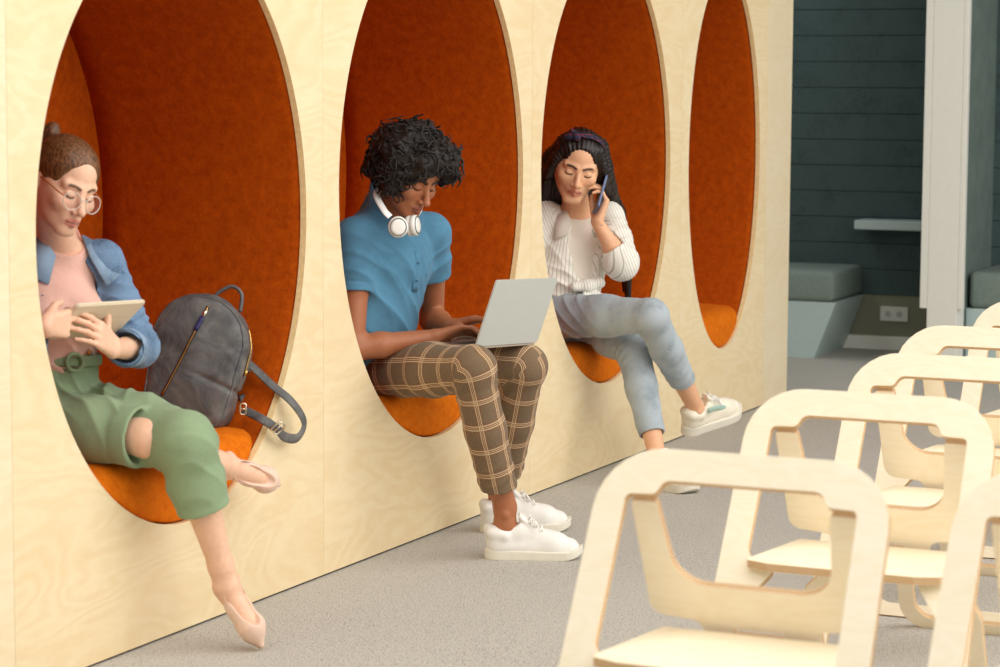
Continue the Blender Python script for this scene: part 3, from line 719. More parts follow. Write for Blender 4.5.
# ------------------------------------------------------------------ man with the laptop
def build_man():
    root = thing('person', 'person with dark curly hair, blue polo shirt and plaid trousers typing on a laptop', 'person', (6.7, .1, .5))
    org = np.array(root.location)
    neck = at(393, 218, .05); shR = at(356, 236, .10); shL = at(431, 231, -.03)
    pel = vec(6.68, .17, .57); hipR = at(378, 371, .11); hipL = vec(6.80, .09, .565)
    knR = at(472, 369, -.33); knL = at(524, 367, -.33); anR = at(505, 517, -.365); anL = at(499, 500, -.17)
    elR = at(352, 349, .08); wrR = at(433, 337, -.11); elL = at(432, 320, .03); wrL = at(450, 326, -.105)
    f_ch = nrm((-.47, -.88, 0)); lat = nrm(shL - shR)
    # ---- body
    allp = [neck, shR, shL, pel, hipR, hipL, knR, knL, anR, anL, elR, elL, wrR, wrL, at(412, 165, -.05), at(480, 330, -.3)]
    lo, hi = bounds(allp, .17); lo[2] = .0
    F = Field(lo, hi, .0027); pt = Paint()
    Rh = frame((-.36, -.93), 31, -5); O = at(410, 173, -.05)
    L = head(F, O, Rh, pt, 1.02, brow=(28, 18, 14), lip=(150, 82, 70), wide=1.0, nose=1.15, lash=(20, 12, 10), lipf=1.15, brow_w=1.7)
    nb = neck + vec(.0, .0, .0)
    F.rc(L(0, .02, -.06), nb + vec(0, -.0, -.02), .050, .056, .02)
    chest = neck + vec(0, .03, -.16)
    F.rc(chest, pel + vec(0, 0, .12), .115, .10, .03, flat=(f_ch, .7)); F.rc(neck + vec(0, .02, -.05), shR, .05, .045, .03); F.rc(neck + vec(0, .02, -.05), shL, .05, .045, .03)
    F.rc(pel, pel + vec(0, 0, .12), .11, .10, .03, flat=(f_ch, .75))
    for s, e, w in ((shR, elR, wrR), (shL, elL, wrL)):
        F.rc(s, lerp(s, e, .45), .047, .044, .02); F.rc(lerp(s, e, .45), e, .044, .037, .02); F.rc(e, lerp(e, w, .35), .037, .040, .02); F.rc(lerp(e, w, .35), w, .040, .0265, .015, flat=(vec(0, 0, 1), .9))
    for h_, k_, a_ in ((hipR, knR, anR), (hipL, knL, anL)):
        F.rc(h_, k_, .062, .045, .03); F.rc(k_, lerp(k_, a_, .35), .045, .047, .02); F.rc(lerp(k_, a_, .35), a_ + vec(0, 0, .03), .047, .033, .02); F.rc(a_ + vec(0, 0, .03), a_ + vec(0, 0, -.03), .034, .032, .015)
    fR = nrm(at(584, 556, -.59) - at(490, 556, -.33)); fR[2] = 0; fR = nrm(fR); fL = nrm(vec(.55, -.83, 0))
    for a_, f_ in ((anR, fR), (anL, fL)):
        F.rc(a_ + vec(0, 0, -.035), a_ + f_ * .08 + vec(0, 0, -.062), .024, .012, .015); F.rc(a_ - f_ * .02 + vec(0, 0, -.05), a_ + vec(0, 0, -.02), .022, .028, .02)
        F.el(a_ + np.cross(f_, vec(0, 0, 1)) * .030 + vec(0, 0, .012), vec(.012, .012, .013), None, .012); F.el(a_ - np.cross(f_, vec(0, 0, 1)) * .030 + vec(0, 0, .012), vec(.012, .012, .013), None, .012)
    # hands over the keyboard
    dR = nrm(at(474, 332, -.205) - wrR); dn = vec(0, 0, -1)
    cur = [(14, 34, 22), (16, 40, 24), (18, 40, 24), (18, 36, 22)]
    hand(F, wrR, dR + vec(0, 0, .10), dn, lat, cur, 1.03, thumb=((.75, .45, .35), (.95, .1, .3)), paint=pt, nail=(205, 150, 125))
    dL = nrm(nrm(at(476, 322, -.19) - wrL) + vec(-.1, 0, .06))
    hand(F, wrL, dL, dn, -lat, cur, 1.03, thumb=((.75, .45, .35), (.95, .1, .3)), paint=pt, nail=(205, 150, 125))
    V, Q = F.mesh('b', 1); cols = pt.run(V, (176, 112, 76))
    add_mesh('body', F, root, M['skin'], cols, VQ=(V, Q))
    # ---- hair: mass and curls
    lo, hi = bounds([L(-.13, -.13, -.1), L(.13, .14, .17), L(.13, -.13, .17), L(-.13, .14, -.1), L(-.13, -.13, .17), L(.13, .14, -.1)], .03)
    H = Field(lo, hi, .003)
    H.el(L(0, .020, .060), vec(.102, .112, .092), Rh, 0); H.el(L(-.01, .070, .03), vec(.100, .080, .085), Rh, .03); H.el(L(-.02, .075, -.03), vec(.082, .05, .05), Rh, .03)
    H.el(L(.076, -.035, .045), vec(.042, .05, .055), Rh, .03); H.el(L(-.084, -.015, .015), vec(.038, .058, .062), Rh, .03); H.el(L(.0, -.070, .102), vec(.072, .042, .036), Rh, .03)
    H.el(L(-.055, -.062, .062), vec(.034, .040, .045), Rh, .02); H.el(L(.070, -.082, .050), vec(.026, .034, .042), Rh, .02)
    H.el(L(.008, -.138, -.022), vec(.056, .080, .104), Rh, .02, 'sub'); H.el(L(0, -.09, -.09), vec(.080, .085, .075), Rh, .02, 'sub')
    H.disp(lambda P: .012 * wave_noise(P, 40, 3, 2) + .005 * wave_noise(P, 130, 4, 2))
    V, Q = H.mesh('h'); ho = add_mesh('hair', H, root, M['hair_black'], VQ=(V, Q))
    r_ = np.random.RandomState(5); bm = bmesh.new(); Vn = len(V)
    cen = L(0, .01, .04)
    for i in range(700):
        p = V[r_.randint(Vn)]; loc = Rh.T @ (p - O)
        if loc[1] < -.03 and loc[2] < .088 and abs(loc[0] - .008) < .066: continue
        n = nrm(p - cen); t1 = nrm(np.cross(n, r_.normal(size=3))); t2 = np.cross(n, t1); ln = r_.uniform(.035, .070); cr = r_.uniform(.005, .011); tw = r_.uniform(.5, 1.3); hh = r_.choice([-1, 1]); g = vec(0, 0, -1) * r_.uniform(.0, .7)
        if n[2] < -.1: ln *= .6
        pts = []; r_h = r_.uniform(.012, .030)
        for k in range(11):
            s_ = k / 10; a_ = s_ * tw * 6.28 * hh
            pts.append(p - n * .006 + n * (r_h * math.sin(s_ * 2.4)) + (t1 * .8 + g * .5 - n * .15) * ln * s_ + t2 * cr * math.sin(a_) + n * cr * .6 * (math.cos(a_) - 1) - org)
        w_ = r_.uniform(.0026, .0046)
        tube(bm, pts, [w_ * (1 - .8 * (k / 10) ** 2) for k in range(11)], 6)
    co = bm_obj('curls', bm, [M['hair_black']], None, True); co.parent = ho
    # ---- polo shirt
    lo, hi = bounds([neck, shR, shL, pel, lerp(shR, elR, .6), lerp(shL, elL, .6)], .2)
    S = Field(lo, hi, .004)
    sR, sL = shR + vec(0, 0, -.005), shL + vec(0, 0, -.005)
    mid = lerp(sR, sL, .5) + vec(.0, .0, -.05)
    belly = at(381, 312, .07)
    S.rc(mid + vec(0, .02, -.03), belly + vec(.0, .03, .0), .150, .138, 0, flat=(f_ch, .74)); S.rc(belly + vec(.0, .03, 0), pel + vec(-.01, -.01, .03), .138, .145, .05, flat=(f_ch, .85))
    S.rc(neck + vec(0, .03, -.035), sR, .066, .056, .05); S.rc(neck + vec(0, .03, -.035), sL, .066, .056, .05)
    S.rc(neck + vec(0, .02, -.03), L(0, .04, -.085), .070, .066, .02)
    S.el(mid + vec(.03, .10, -.01), vec(.13, .09, .12), None, .06)
    for s, e, t_ in ((sR, elR, .50), (sL, elL, .46)):
        W = S.like(); W.rc(s, lerp(s, e, .30), .060, .062, 0); W.rc(lerp(s, e, .30), lerp(s, e, .62), .062, .059, .012)
        c = lerp(s, e, t_); d = nrm(e - s); W.plane(c, d, .004); W.rc(c - d * .012, c + d * .05, .051, .051, 0, 'sub')
        W.path([c - d * .03 + v for v in [axis_rot(np.cross(d, vec(.3, .9, .2)) / np.linalg.norm(np.cross(d, vec(.3, .9, .2))) * .0605, d, q) for q in np.linspace(0, 6.283, 17)]], .0016, .002, 'sub')
        S.merge(W, .03)
    folds(S, lerp(shR, elR, .2) + f_ch * .05, nrm(vec(.5, .1, .75)), 62, .007, .075, 1)
    folds(S, lerp(shL, elL, .25) + f_ch * .05, nrm(vec(-.4, .2, .8)), 64, .006, .06, 2)
    folds(S, belly + f_ch * .05, nrm(vec(.6, .1, .7)), 46, .010, .12, 3); folds(S, mid - vec(0, 0, .08) + f_ch * .1, nrm(vec(.9, 0, .5)), 50, .005, .14, 4)
    S.disp(lambda P: .0022 * wave_noise(P, 24, 8, 2))
    S.rc(neck + nrm(L(0, .03, -.06) - nb) * .005, L(0, .03, -.06), .066, .068, .01, 'sub')
    S.el(nb + f_ch * .075 + vec(0, 0, .062), vec(.06, .06, .06), None, .01, 'sub')
    V, Q = S.mesh('s', 1); sh = add_mesh('polo_shirt', S, root, M['polo'], VQ=(V, Q))
    # collar, placket, buttons
    up = nrm(L(0, .03, -.06) - nb); e1 = lat - up * (lat @ up); e1 = nrm(e1); e2 = nrm(np.cross(up, e1)); e2 = e2 if e2 @ f_ch > 0 else -e2
    bm = bmesh.new(); N = 40; rows = []
    for (rr, hh) in ((.070, .026), (.075, .046), (.082, .042), (.099, .004), (.096, .000), (.076, .026)):
        rows.append([bm.verts.new(nb + vec(0, .008, 0) + up * (hh - .014 * math.cos(th) + (-.016 * max(0, math.cos(th)) ** 6 if hh < .005 else 0)) + (e1 * math.sin(th) + e2 * math.cos(th)) * rr - org) for th in [math.pi * 2 * (k / N) * .985 + .05 for k in range(N + 1)]])
    for A, B in zip(rows, rows[1:] + rows[:1]):
        for k in range(N): bm.faces.new((A[k], A[k + 1], B[k + 1], B[k]))
    c_ = bm_obj('collar', bm, [M['polo']], None, True); c_.parent = sh
    def surf(p, d):
        p = np.array(p, float)
        for _ in range(60):
            v = S.at(p[None])[0]
            if abs(v) < .0006: break
            p = p + d * max(-.01, min(.01, v)) * -.7
        return p
    pl = [surf(nb + up * -.03 + e2 * .13 - vec(0, 0, .018 * k), f_ch) for k in range(8)]
    bm = bmesh.new(); tube(bm, [p + f_ch * .001 - org for p in pl], [(.0125, .0022)] * 8, 10, flat=lat)
    q_ = bm_obj('placket', bm, [M['polo']], None, True); q_.parent = sh
    for k in (2, 5):
        bm = bmesh.new(); p = pl[k] + f_ch * .0035 - org; tube(bm, [p - f_ch * .0015, p + f_ch * .0015], .005, 12)
        q_ = bm_obj('button', bm, [M['button_blue']], None, True); q_.parent = sh
    # ---- trousers
    lo, hi = bounds([pel, hipR, hipL, knR, knL, anR, anL], .15); lo[2] = .03
    T = Field(lo, hi, .004)
    T.rc(hipR + vec(0, .05, 0), hipL + vec(0, .05, 0), .100, .100, 0); T.el(pel + vec(0, 0, .03), vec(.16, .12, .10), None, .03)
    for h_, k_, a_, t_ in ((hipR, knR, anR, .80), (hipL, knL, anL, .79)):
        W = T.like()
        W.rc(h_, lerp(h_, k_, .6), .088, .080, 0); W.rc(lerp(h_, k_, .6), k_, .080, .066, .03); W.rc(k_, lerp(k_, a_, .4), .064, .062, .02); W.rc(lerp(k_, a_, .4), lerp(k_, a_, 1.0), .062, .053, .02)
        W.el(k_ + nrm(k_ - h_) * .014 + vec(0, 0, .008), vec(.055, .055, .055), None, .03)
        folds(W, k_ + nrm(h_ - k_) * .03 + nrm(a_ - k_) * .05, nrm(nrm(a_ - k_) - nrm(h_ - k_)), 90, .009, .07, 5)
        folds(W, lerp(h_, k_, .15) + vec(0, 0, .06), nrm(vec(.5, -.8, .2)), 70, .007, .10, 6); folds(W, lerp(k_, a_, .75), nrm(a_ - k_ + vec(.2, 0, 0)), 60, .005, .10, 7)
        c = lerp(k_, a_, t_); d = nrm(nrm(a_ - k_) + vec(.0, .05, -.1)); W.plane(c, d, .003); W.rc(c - d * .01, c + d * .06, .047, .045, 0, 'sub')
        T.merge(W, .03 if h_ is hipR else .012)
    T.disp(lambda P: .0016 * wave_noise(P, 26, 9, 2))
    T._put(vec(5.9, .0, .2), vec(7.6, .6, .49), lambda P: np.maximum(P[..., 2] - (SEAT_Z - .012), -.0 - P[..., 1]), 'sub', .01)
    V, Q = T.mesh('t', 1)
    fw = nrm(vec(-.2, -.95, .2)); uv = limb_uv(V, [([hipR, knR, anR], [vec(0, 0, 1), fw], .078), ([hipL, knL, anL], [vec(0, 0, 1), fw], .078)])
    add_mesh('plaid_trousers', T, root, M['plaid'], None, uv, VQ=(V, Q))
    # ---- shoes
    for a_, f_ in ((anR, fR), (anL, fL)):
        h = vec(a_[0], a_[1], 0) - f_ * .060; sneaker(root, h, h + f_ * .295, vec(0, 0, 1), 'sneaker', M['white_leather'], M['rubber_white'], 0)
    return dict(neck=neck, up=up, e1=e1, e2=e2, L=L)
def hair_mat(name, rgb, hi, rough=.45):
    t = NT(name); mp = t.coord((1, 1, .25)); nz = t.n('ShaderNodeTexNoise', {'Scale': 220., 'Detail': 3., 'Vector': (mp, 'Vector')})
    r = t.ramp(nz, 'Fac', [(.35, s2l(rgb)), (.75, s2l(hi))]); t.link(r, 'Color', t.b, 'Base Color'); t.set(Roughness=rough); t.bump(nz, 'Fac', .35, .002)
    t.b.inputs['Specular IOR Level'].default_value = .35; return t.m
M['hair_black'] = hair_mat('dark_curly_hair', (20, 15, 13), (44, 34, 28), .5)
M['polo'] = cloth('blue_jersey', (82, 130, 158), .85, 500., .15).m
M['button_blue'] = plain('blue_buttons', (70, 116, 146), .4)
# windowpane plaid that follows the trouser legs
t = NT('brown_windowpane_plaid'); a = t.n('ShaderNodeAttribute', attribute_name='cloth'); sp = t.n('ShaderNodeSeparateXYZ', {'Vector': (a, 'Vector')})
def stripes(src, out, period, widths, ph=0.):
    md = t.n('ShaderNodeMath', {0: (src, out), 1: ph}, operation='ADD'); md2 = t.n('ShaderNodeMath', {0: (md, 'Value'), 1: period}, operation='FLOORED_MODULO'); acc = None
    for c, wd in widths:
        d1 = t.n('ShaderNodeMath', {0: (md2, 'Value'), 1: c}, operation='SUBTRACT'); d2 = t.n('ShaderNodeMath', {0: (d1, 'Value')}, operation='ABSOLUTE'); d3 = t.n('ShaderNodeMath', {0: (d2, 'Value'), 1: wd}, operation='LESS_THAN')
        if acc is None: acc = d3
        else: acc = t.n('ShaderNodeMath', {0: (acc, 'Value'), 1: (d3, 'Value')}, operation='MAXIMUM')
    return acc
wv = t.n('ShaderNodeTexWave', {'Scale': 1.}, wave_type='BANDS')
tw = t.n('ShaderNodeMath', {0: (sp, 'X'), 1: (sp, 'Y')}, operation='ADD'); tw2 = t.n('ShaderNodeMath', {0: (tw, 'Value'), 1: 2200.}, operation='MULTIPLY'); tw3 = t.n('ShaderNodeMath', {0: (tw2, 'Value')}, operation='SINE')
base = t.ramp(tw3, 'Value', [(.0, s2l((104, 86, 66))), (1., s2l((150, 128, 102)))])
PER = .082
lt = [(.0205, .0014), (.0265, .0008), (.0325, .0014)]; rd = [(.0235, .0013), (.0295, .0013), (.0145, .0010), (.0385, .0010)]
l1 = stripes(sp, 'X', PER, lt, .02); l2 = stripes(sp, 'Y', PER, lt); r1 = stripes(sp, 'X', PER, rd, .02); r2 = stripes(sp, 'Y', PER, rd)
mr = t.n('ShaderNodeMath', {0: (r1, 'Value'), 1: (r2, 'Value')}, operation='MAXIMUM'); ml = t.n('ShaderNodeMath', {0: (l1, 'Value'), 1: (l2, 'Value')}, operation='MAXIMUM')
mrs = t.n('ShaderNodeMath', {0: (mr, 'Value'), 1: .75}, operation='MULTIPLY'); mls = t.n('ShaderNodeMath', {0: (ml, 'Value'), 1: .8}, operation='MULTIPLY')
x1 = t.n('ShaderNodeMix', {'Factor': (mrs, 'Value')}, data_type='RGBA'); t.link(base, 'Color', x1, 6); x1.inputs[7].default_value = s2l((142, 84, 52))
x2 = t.n('ShaderNodeMix', {'Factor': (mls, 'Value')}, data_type='RGBA'); t.link(x1, 2, x2, 6); x2.inputs[7].default_value = s2l((226, 200, 160))
t.link(x2, 2, t.b, 'Base Color'); t.set(Roughness=.9); t.b.inputs['Specular IOR Level'].default_value = .1; t.b.inputs['Sheen Weight'].default_value = .1; M['plaid'] = t.m
MAN = build_man()
# ------------------------------------------------------------------ laptop, headphones
M['alu'] = plain('silver_aluminium', (204, 207, 202), .45, .25, var=.01)
M['alu_edge'] = plain('pale_metal_edge', (214, 200, 184), .3, .8, var=.01)
M['keys'] = plain('grey_keys', (70, 66, 62), .6)
M['screen'] = plain('dark_screen', (12, 13, 15), .15)
M['black'] = plain('black_plastic', (22, 22, 24), .5)
def slab(bm, o, ex, ey, ez, x0, x1, y0, y1, z0, z1, rad=.0, seg=5):
    """rounded plate in the frame ex, ey, ez"""
    pts = round_poly([(x0, y0, rad), (x1, y0, rad), (x1, y1, rad), (x0, y1, rad)], seg) if rad else [(x0, y0), (x1, y0), (x1, y1), (x0, y1)]
    A = [bm.verts.new(o + ex * x + ey * y + ez * z0) for x, y in pts]; B = [bm.verts.new(o + ex * x + ey * y + ez * z1) for x, y in pts]
    bm.faces.new(A[::-1]); bm.faces.new(B); n = len(pts)
    for k in range(n): bm.faces.new((A[k], A[(k + 1) % n], B[(k + 1) % n], B[k]))
def build_laptop():
    h1 = at(474.5, 347, -.285); b1 = at(421, 344, -.083); t1 = at(494, 281, -.356)
    h2 = at(536, 342.5, -.36)
    ex = nrm(h2 - h1); ey = b1 - h1; ey = nrm(ey - ex * (ey @ ex)); ez = np.cross(ex, ey); ez = ez if ez[2] > 0 else -ez
    W, Dp = .304, .208
    root = thing('laptop', 'open silver laptop on the man\'s plaid lap, its blank lid facing the chairs', 'laptop', tuple(h1)); org = np.zeros(3)
    bm = bmesh.new(); slab(bm, org, ex, ey, ez, 0, W, 0, Dp, -.006, .005, .010); bmesh.ops.recalc_face_normals(bm, faces=bm.faces); bm_obj('base', bm, [M['alu_edge']], root)
    bm = bmesh.new()
    for r in range(5):
        n = 13
        for c in range(n):
            x = .022 + c * .0201; y = .052 + r * .0192
            slab(bm, org, ex, ey, ez, x, x + .0165, y - .022, y - .0065, .0045, .0062)
    bmesh.ops.recalc_face_normals(bm, faces=bm.faces); bm_obj('keyboard', bm, [M['keys']], root)
    bm = bmesh.new(); slab(bm, org, ex, ey, ez, .10, .205, .13, .20, .0048, .0056, .004); bmesh.ops.recalc_face_normals(bm, faces=bm.faces); bm_obj('trackpad', bm, [M['alu']], root)
    ly = t1 - h1; ly = nrm(ly - ex * (ly @ ex)); lz = np.cross(ex, ly); lz = lz if lz @ ey < 0 else -lz      # outward normal of the lid
    LH = float((t1 - h1) @ ly)
    bm = bmesh.new(); slab(bm, ez * .003, ex, ly, lz, 0, W, .0, LH, .0, .0055, .009); bmesh.ops.recalc_face_normals(bm, faces=bm.faces); lid = bm_obj('lid', bm, [M['alu']], root)
    bm = bmesh.new(); slab(bm, ez * .003, ex, ly, lz, .006, W - .006, .014, LH - .006, -.0007, .0002, .004); bmesh.ops.recalc_face_normals(bm, faces=bm.faces); s = bm_obj('screen', bm, [M['screen']], root); s.parent = lid
    bm = bmesh.new(); tube(bm, [ex * .03, ex * (W - .03)], .0035, 12)
    for v in bm.verts: v.co += Vector(ez * .003)
    bm_obj('hinge', bm, [M['black']], root)
build_laptop()
M['hp_white'] = plain('white_headphone_plastic', (238, 236, 230), .35, var=.01)
M['hp_grey'] = plain('grey_headphone_rim', (120, 118, 116), .4, .3)
M['hp_pad'] = plain('white_ear_pad', (226, 222, 216), .6)
def build_headphones():
    root = thing('headphones', 'white over-ear headphones resting around the man\'s neck', 'headphones', tuple(MAN['neck'])); org = np.array(root.location)
    c1 = at(398, 227, -.075); c2 = at(409, 226, -.085)
    nk, up, e1, e2 = MAN['neck'], MAN['up'], MAN['e1'], MAN['e2']
    back = MAN['neck'] + vec(.02, .095, .055)
    pts = [c1 + vec(-.012, .02, .03), at(384, 210, -.035), at(377, 196, .02), at(380, 186, .08), back, nk + up * .055 + e1 * .080 - e2 * .035, nk + up * .035 + e1 * .078 + e2 * .035, c2 + vec(.02, .02, .015)]
    bm = bmesh.new(); tube(bm, [p - org for p in spline(pts, 8)], [(.0045, .0115)] * (8 * 7 + 1), 12, flat=MAN['up']); bm_obj('headband', bm, [M['hp_white']], root, True)
    for c, n in ((c1, nrm(vec(-.85, -.5, .05))), (c2 + vec(.03, -.0, -.0), nrm(vec(.1, -.95, .1)))):
        e1 = nrm(np.cross(n, vec(0, 0, 1))); e2 = np.cross(e1, n)
        def lathe(pr, mat, name, par):
            bm = bmesh.new(); N = 32; rows = [[bm.verts.new(c - org + n * h + (e1 * math.cos(6.2832 * k / N) * r + e2 * math.sin(6.2832 * k / N) * r * 1.08)) for k in range(N)] for r, h in pr]
            for A, B in zip(rows[:-1], rows[1:]):
                for k in range(N): bm.faces.new((A[k], A[(k + 1) % N], B[(k + 1) % N], B[k]))
            bm.faces.new(rows[0][::-1]); bm.faces.new(rows[-1]); bmesh.ops.recalc_face_normals(bm, faces=bm.faces); o = bm_obj(name, bm, [mat], None, True); o.parent = par; return o
        cup = lathe([(.020, -.006), (.027, -.004), (.030, .004), (.0285, .011), (.025, .014)], M['hp_white'], 'ear_cup', root)
        lathe([(.0255, .0135), (.0255, .0155), (.0225, .0158), (.0225, .0135)], M['hp_grey'], 'rim', cup)
        lathe([(.0223, .0130), (.0223, .0152), (.016, .0165), (.005, .017)], M['hp_white'], 'cap', cup)
        lathe([(.016, -.022), (.025, -.021), (.029, -.015), (.029, -.008), (.024, -.004)], M['hp_pad'], 'ear_pad', cup)
build_headphones()
# ------------------------------------------------------------------ woman with the tablet
def flat_shoe(root, heel, toe, up, name):
    """pointed slingback ballet flat"""
    heel = np.array(heel, float); toe = np.array(toe, float); d = nrm(toe - heel); ln = np.linalg.norm(toe - heel); up = nrm(up - d * (up @ d)); s = np.cross(up, d); R = np.stack([d, s, up], 1)
    P_ = lambda x, y, z: heel + d * x * ln + s * y + up * z
    lo, hi = bounds([P_(0, -.05, -.02), P_(1.05, .05, .1), P_(0, .05, .1), P_(1.05, -.05, -.02), P_(0, -.05, .1), P_(1., .05, -.02)], .02); F = Field(lo, hi, .0024)
    F.rc(P_(.10, 0, .024), P_(.40, 0, .022), .028, .028, 0); F.rc(P_(.40, 0, .020), P_(.70, 0, .019), .030, .033, .02); F.rc(P_(.70, 0, .019), P_(.955, 0, .010), .033, .008, .02); F.rc(P_(.09, 0, .03), P_(.10, 0, .045), .027, .022, .01)
    F.el(P_(.34, 0, .056), vec(.080, .0255, .034), R, .006, 'sub'); F.el(P_(.28, 0, .084), vec(.070, .05, .034), R, .008, 'sub')
    F.plane(P_(0, 0, .002), -up)
    sh = add_mesh(name, F, root, M['pink_suede'], it=1)
    F2 = Field(lo, hi, .0024); F2.rc(P_(.10, 0, .0), P_(.14, 0, .0), .022, .022, 0); F2.rc(P_(.60, 0, .0), P_(.75, 0, .0), .028, .028, 0); F2.rc(P_(.75, 0, 0), P_(.95, 0, .004), .028, .008, 0); F2.rc(P_(.14, 0, 0), P_(.6, 0, 0), .018, .024, .01)
    F2.plane(P_(0, 0, .004), up); F2.plane(P_(0, 0, -.004), -up); so = add_mesh('sole', F2, root, M['sole_tan']); so.parent = sh
    bm = bmesh.new(); tube(bm, [p - np.array(root.location) for p in spline([P_(.38, -.029, .026), P_(.22, -.029, .036), P_(.08, -.022, .046), P_(.015, 0, .050), P_(.08, .022, .046), P_(.22, .029, .036), P_(.38, .029, .026)], 6)], [(.0016, .0055)] * 37, 8, flat=tuple(s)); o = bm_obj('heel_strap', bm, [M['pink_suede']], None, True); o.parent = sh
    return sh
M['pink_suede'] = plain('blush_suede', (234, 200, 178), .75, var=.03, scale=80, bump=.05, sheen=.2)
M['sole_tan'] = plain('tan_sole', (196, 158, 128), .6)
M['hair_brown'] = hair_mat('brown_hair', (70, 44, 26), (150, 102, 64), .38)
M['denim'] = cloth('blue_denim', (58, 84, 116), .9, 600., .35, hi=(118, 146, 176), var=.16).m
M['denim_pale'] = cloth('pale_denim', (88, 118, 150), .9, 600., .3, hi=(148, 172, 196), var=.1).m
M['pink_tee'] = cloth('pink_jersey', (222, 176, 160), .85, 500., .15).m
M['green'] = cloth('sage_cotton', (136, 156, 122), .85, 500., .2, var=.05).m
M['copper'] = plain('copper_buttons', (190, 130, 70), .35, .8)
M['pearl'] = plain('pearl', (245, 236, 220), .2)
t = NT('clear_frame'); t.set(Base_Color=(.95, .9, .82, 1), Roughness=.12, IOR=1.4); t.b.inputs['Transmission Weight'].default_value = .55; M['clear'] = t.m
t = NT('spectacle_lens'); t.set(Base_Color=(1, 1, 1, 1), Roughness=.02, IOR=1.05, Alpha=.03); t.b.inputs['Transmission Weight'].default_value = .0; M['lens'] = t.m
M['amber'] = plain('amber_temple', (176, 98, 44), .25)
def build_tablet_woman():
    root = thing('person', 'person in glasses, denim jacket and green trousers reading a tablet, hair tied back', 'person', (5.15, .2, .5)); org = np.array(root.location)
    neck = at(60, 243, .25); shL = at(102, 262, .18); shR = neck + vec(-.15, .075, -.035)
    pel = vec(5.14, .30, .575); hipR = vec(5.06, .31, .57); hipL = vec(5.22, .26, .57)
    knL = at(184, 442, -.14); anL = at(226, 583, -.20); toeL = at(259, 640, -.29); knR = at(147, 438, -.05); anR = at(226, 466, -.075); toeR = at(275, 483, -.12)
    elL = at(139, 347, .12); wrL = at(114, 349, .055); elR = at(14, 352, .20); wrR = at(44, 326, .085)
    f_ch = nrm((-.46, -.89, 0)); lat = nrm(shL - shR)
    allp = [neck, shR, shL, pel, hipR, hipL, knR, knL, anR, anL, toeL, toeR, elR, elL, wrR, wrL, at(60, 150, .2)]
    lo, hi = bounds(allp, .15); lo[2] = .0
    F = Field(lo, hi, .0025); pt = Paint()
    Rh = frame((-.40, -.92), 20, -12); O = at(64, 184, .175)
    L = head(F, O, Rh, pt, .99, brow=(92, 62, 42), lip=(206, 108, 100), wide=.95, nose=.9, jaw=.86, lip_a=.65, lash=(48, 30, 24), blush=(226, 150, 122), lipf=.95, sock=.7)
    F.rc(L(0, .03, -.06), neck + vec(0, .0, -.02), .046, .050, .02)
    for s_ in (shL, shR): F.rc(neck + vec(0, .02, -.03), s_, .040, .038, .03)
    chest = lerp(shR, shL, .5) + vec(0, 0, -.1)
    F.rc(chest, pel + vec(0, 0, .12), .10, .085, .03, flat=(f_ch, .7)); F.rc(pel + vec(0, 0, .12), pel, .085, .11, .03, flat=(f_ch, .75))
    for s, e, w in ((shR, elR, wrR), (shL, elL, wrL)):
        F.rc(s, e, .038, .030, .02); F.rc(e, lerp(e, w, .35), .030, .033, .02); F.rc(lerp(e, w, .35), w, .033, .0215, .015)
    for h_, k_, a_, t_ in ((hipR, knR, anR, toeR), (hipL, knL, anL, toeL)):
        F.rc(h_, k_, .070, .044, .03); F.rc(k_, lerp(k_, a_, .32), .044, .048, .03); F.rc(lerp(k_, a_, .32), lerp(k_, a_, .88), .048, .030, .02); F.rc(lerp(k_, a_, .88), a_, .030, .031, .02)
        d = nrm(t_ - a_); hl = a_ + nrm(a_ - k_) * .045 - d * .035
        F.rc(a_, hl, .030, .024, .015); F.rc(a_ + d * .01 + nrm(a_ - k_) * .012, lerp(a_, t_, .62) + nrm(a_ - k_) * .012, .028, .024, .02); F.rc(hl, lerp(a_, t_, .65) + nrm(a_ - k_) * .015, .022, .024, .02)
        F.rc(lerp(a_, t_, .62) + nrm(a_ - k_) * .012, lerp(a_, t_, .86) , .024, .012, .012)
        lt = nrm(np.cross(d, a_ - k_))
        for s_ in (1, -1): F.el(a_ + lt * s_ * .027, vec(.011, .011, .013), None, .012)
    cur = [(22, 30, 18), (26, 34, 20), (30, 36, 20), (34, 36, 20)]
    # left hand under the tablet, thumb up its near face; right hand on its left corner
    tc = at(113, 314, .03)
    nail = (240, 190, 176)
    dl = nrm(at(84, 322, .05) - wrL); hand(F, wrL, dl, nrm(vec(.3, .6, .7)), nrm(vec(.1, .1, 1)), [(12, 20, 12), (12, 22, 12), (14, 24, 14), (16, 24, 14)], .93, spread=(4, 1, -2, -6), thumb=((.30, 1., -.1), (.1, 1., .1)), paint=pt, nail=nail)
    dr = nrm(at(84, 322, .075) - wrR); hand(F, wrR, dr, nrm(vec(.3, .8, .1)), nrm(vec(.1, .0, 1)), [(20, 26, 18), (20, 30, 20), (24, 32, 20), (26, 32, 20)], .93, spread=(4, 1, -2, -6), thumb=((.9, .6, .2), (1., .2, .1)), paint=pt, nail=nail)
    V, Q = F.mesh('b', 1); add_mesh('body', F, root, M['skin'], pt.run(V, (240, 194, 164)), VQ=(V, Q))
    # ---- hair pulled back into a low tail
    lo, hi = bounds([L(x, y, z) for x in (-.1, .1) for y in (-.12, .17) for z in (-.1, .17)], .02); Hh = Field(lo, hi, .0025)
    Hh.el(L(0, .018, .036), vec(.0800, .098, .0855), Rh, 0); Hh.el(L(0, .055, .0), vec(.066, .05, .06), Rh, .03); Hh.el(L(0, .094, .048), vec(.030, .026, .024), Rh, .012); Hh.el(L(0, .125, .06), vec(.03, .03, .06), Rh, .02)
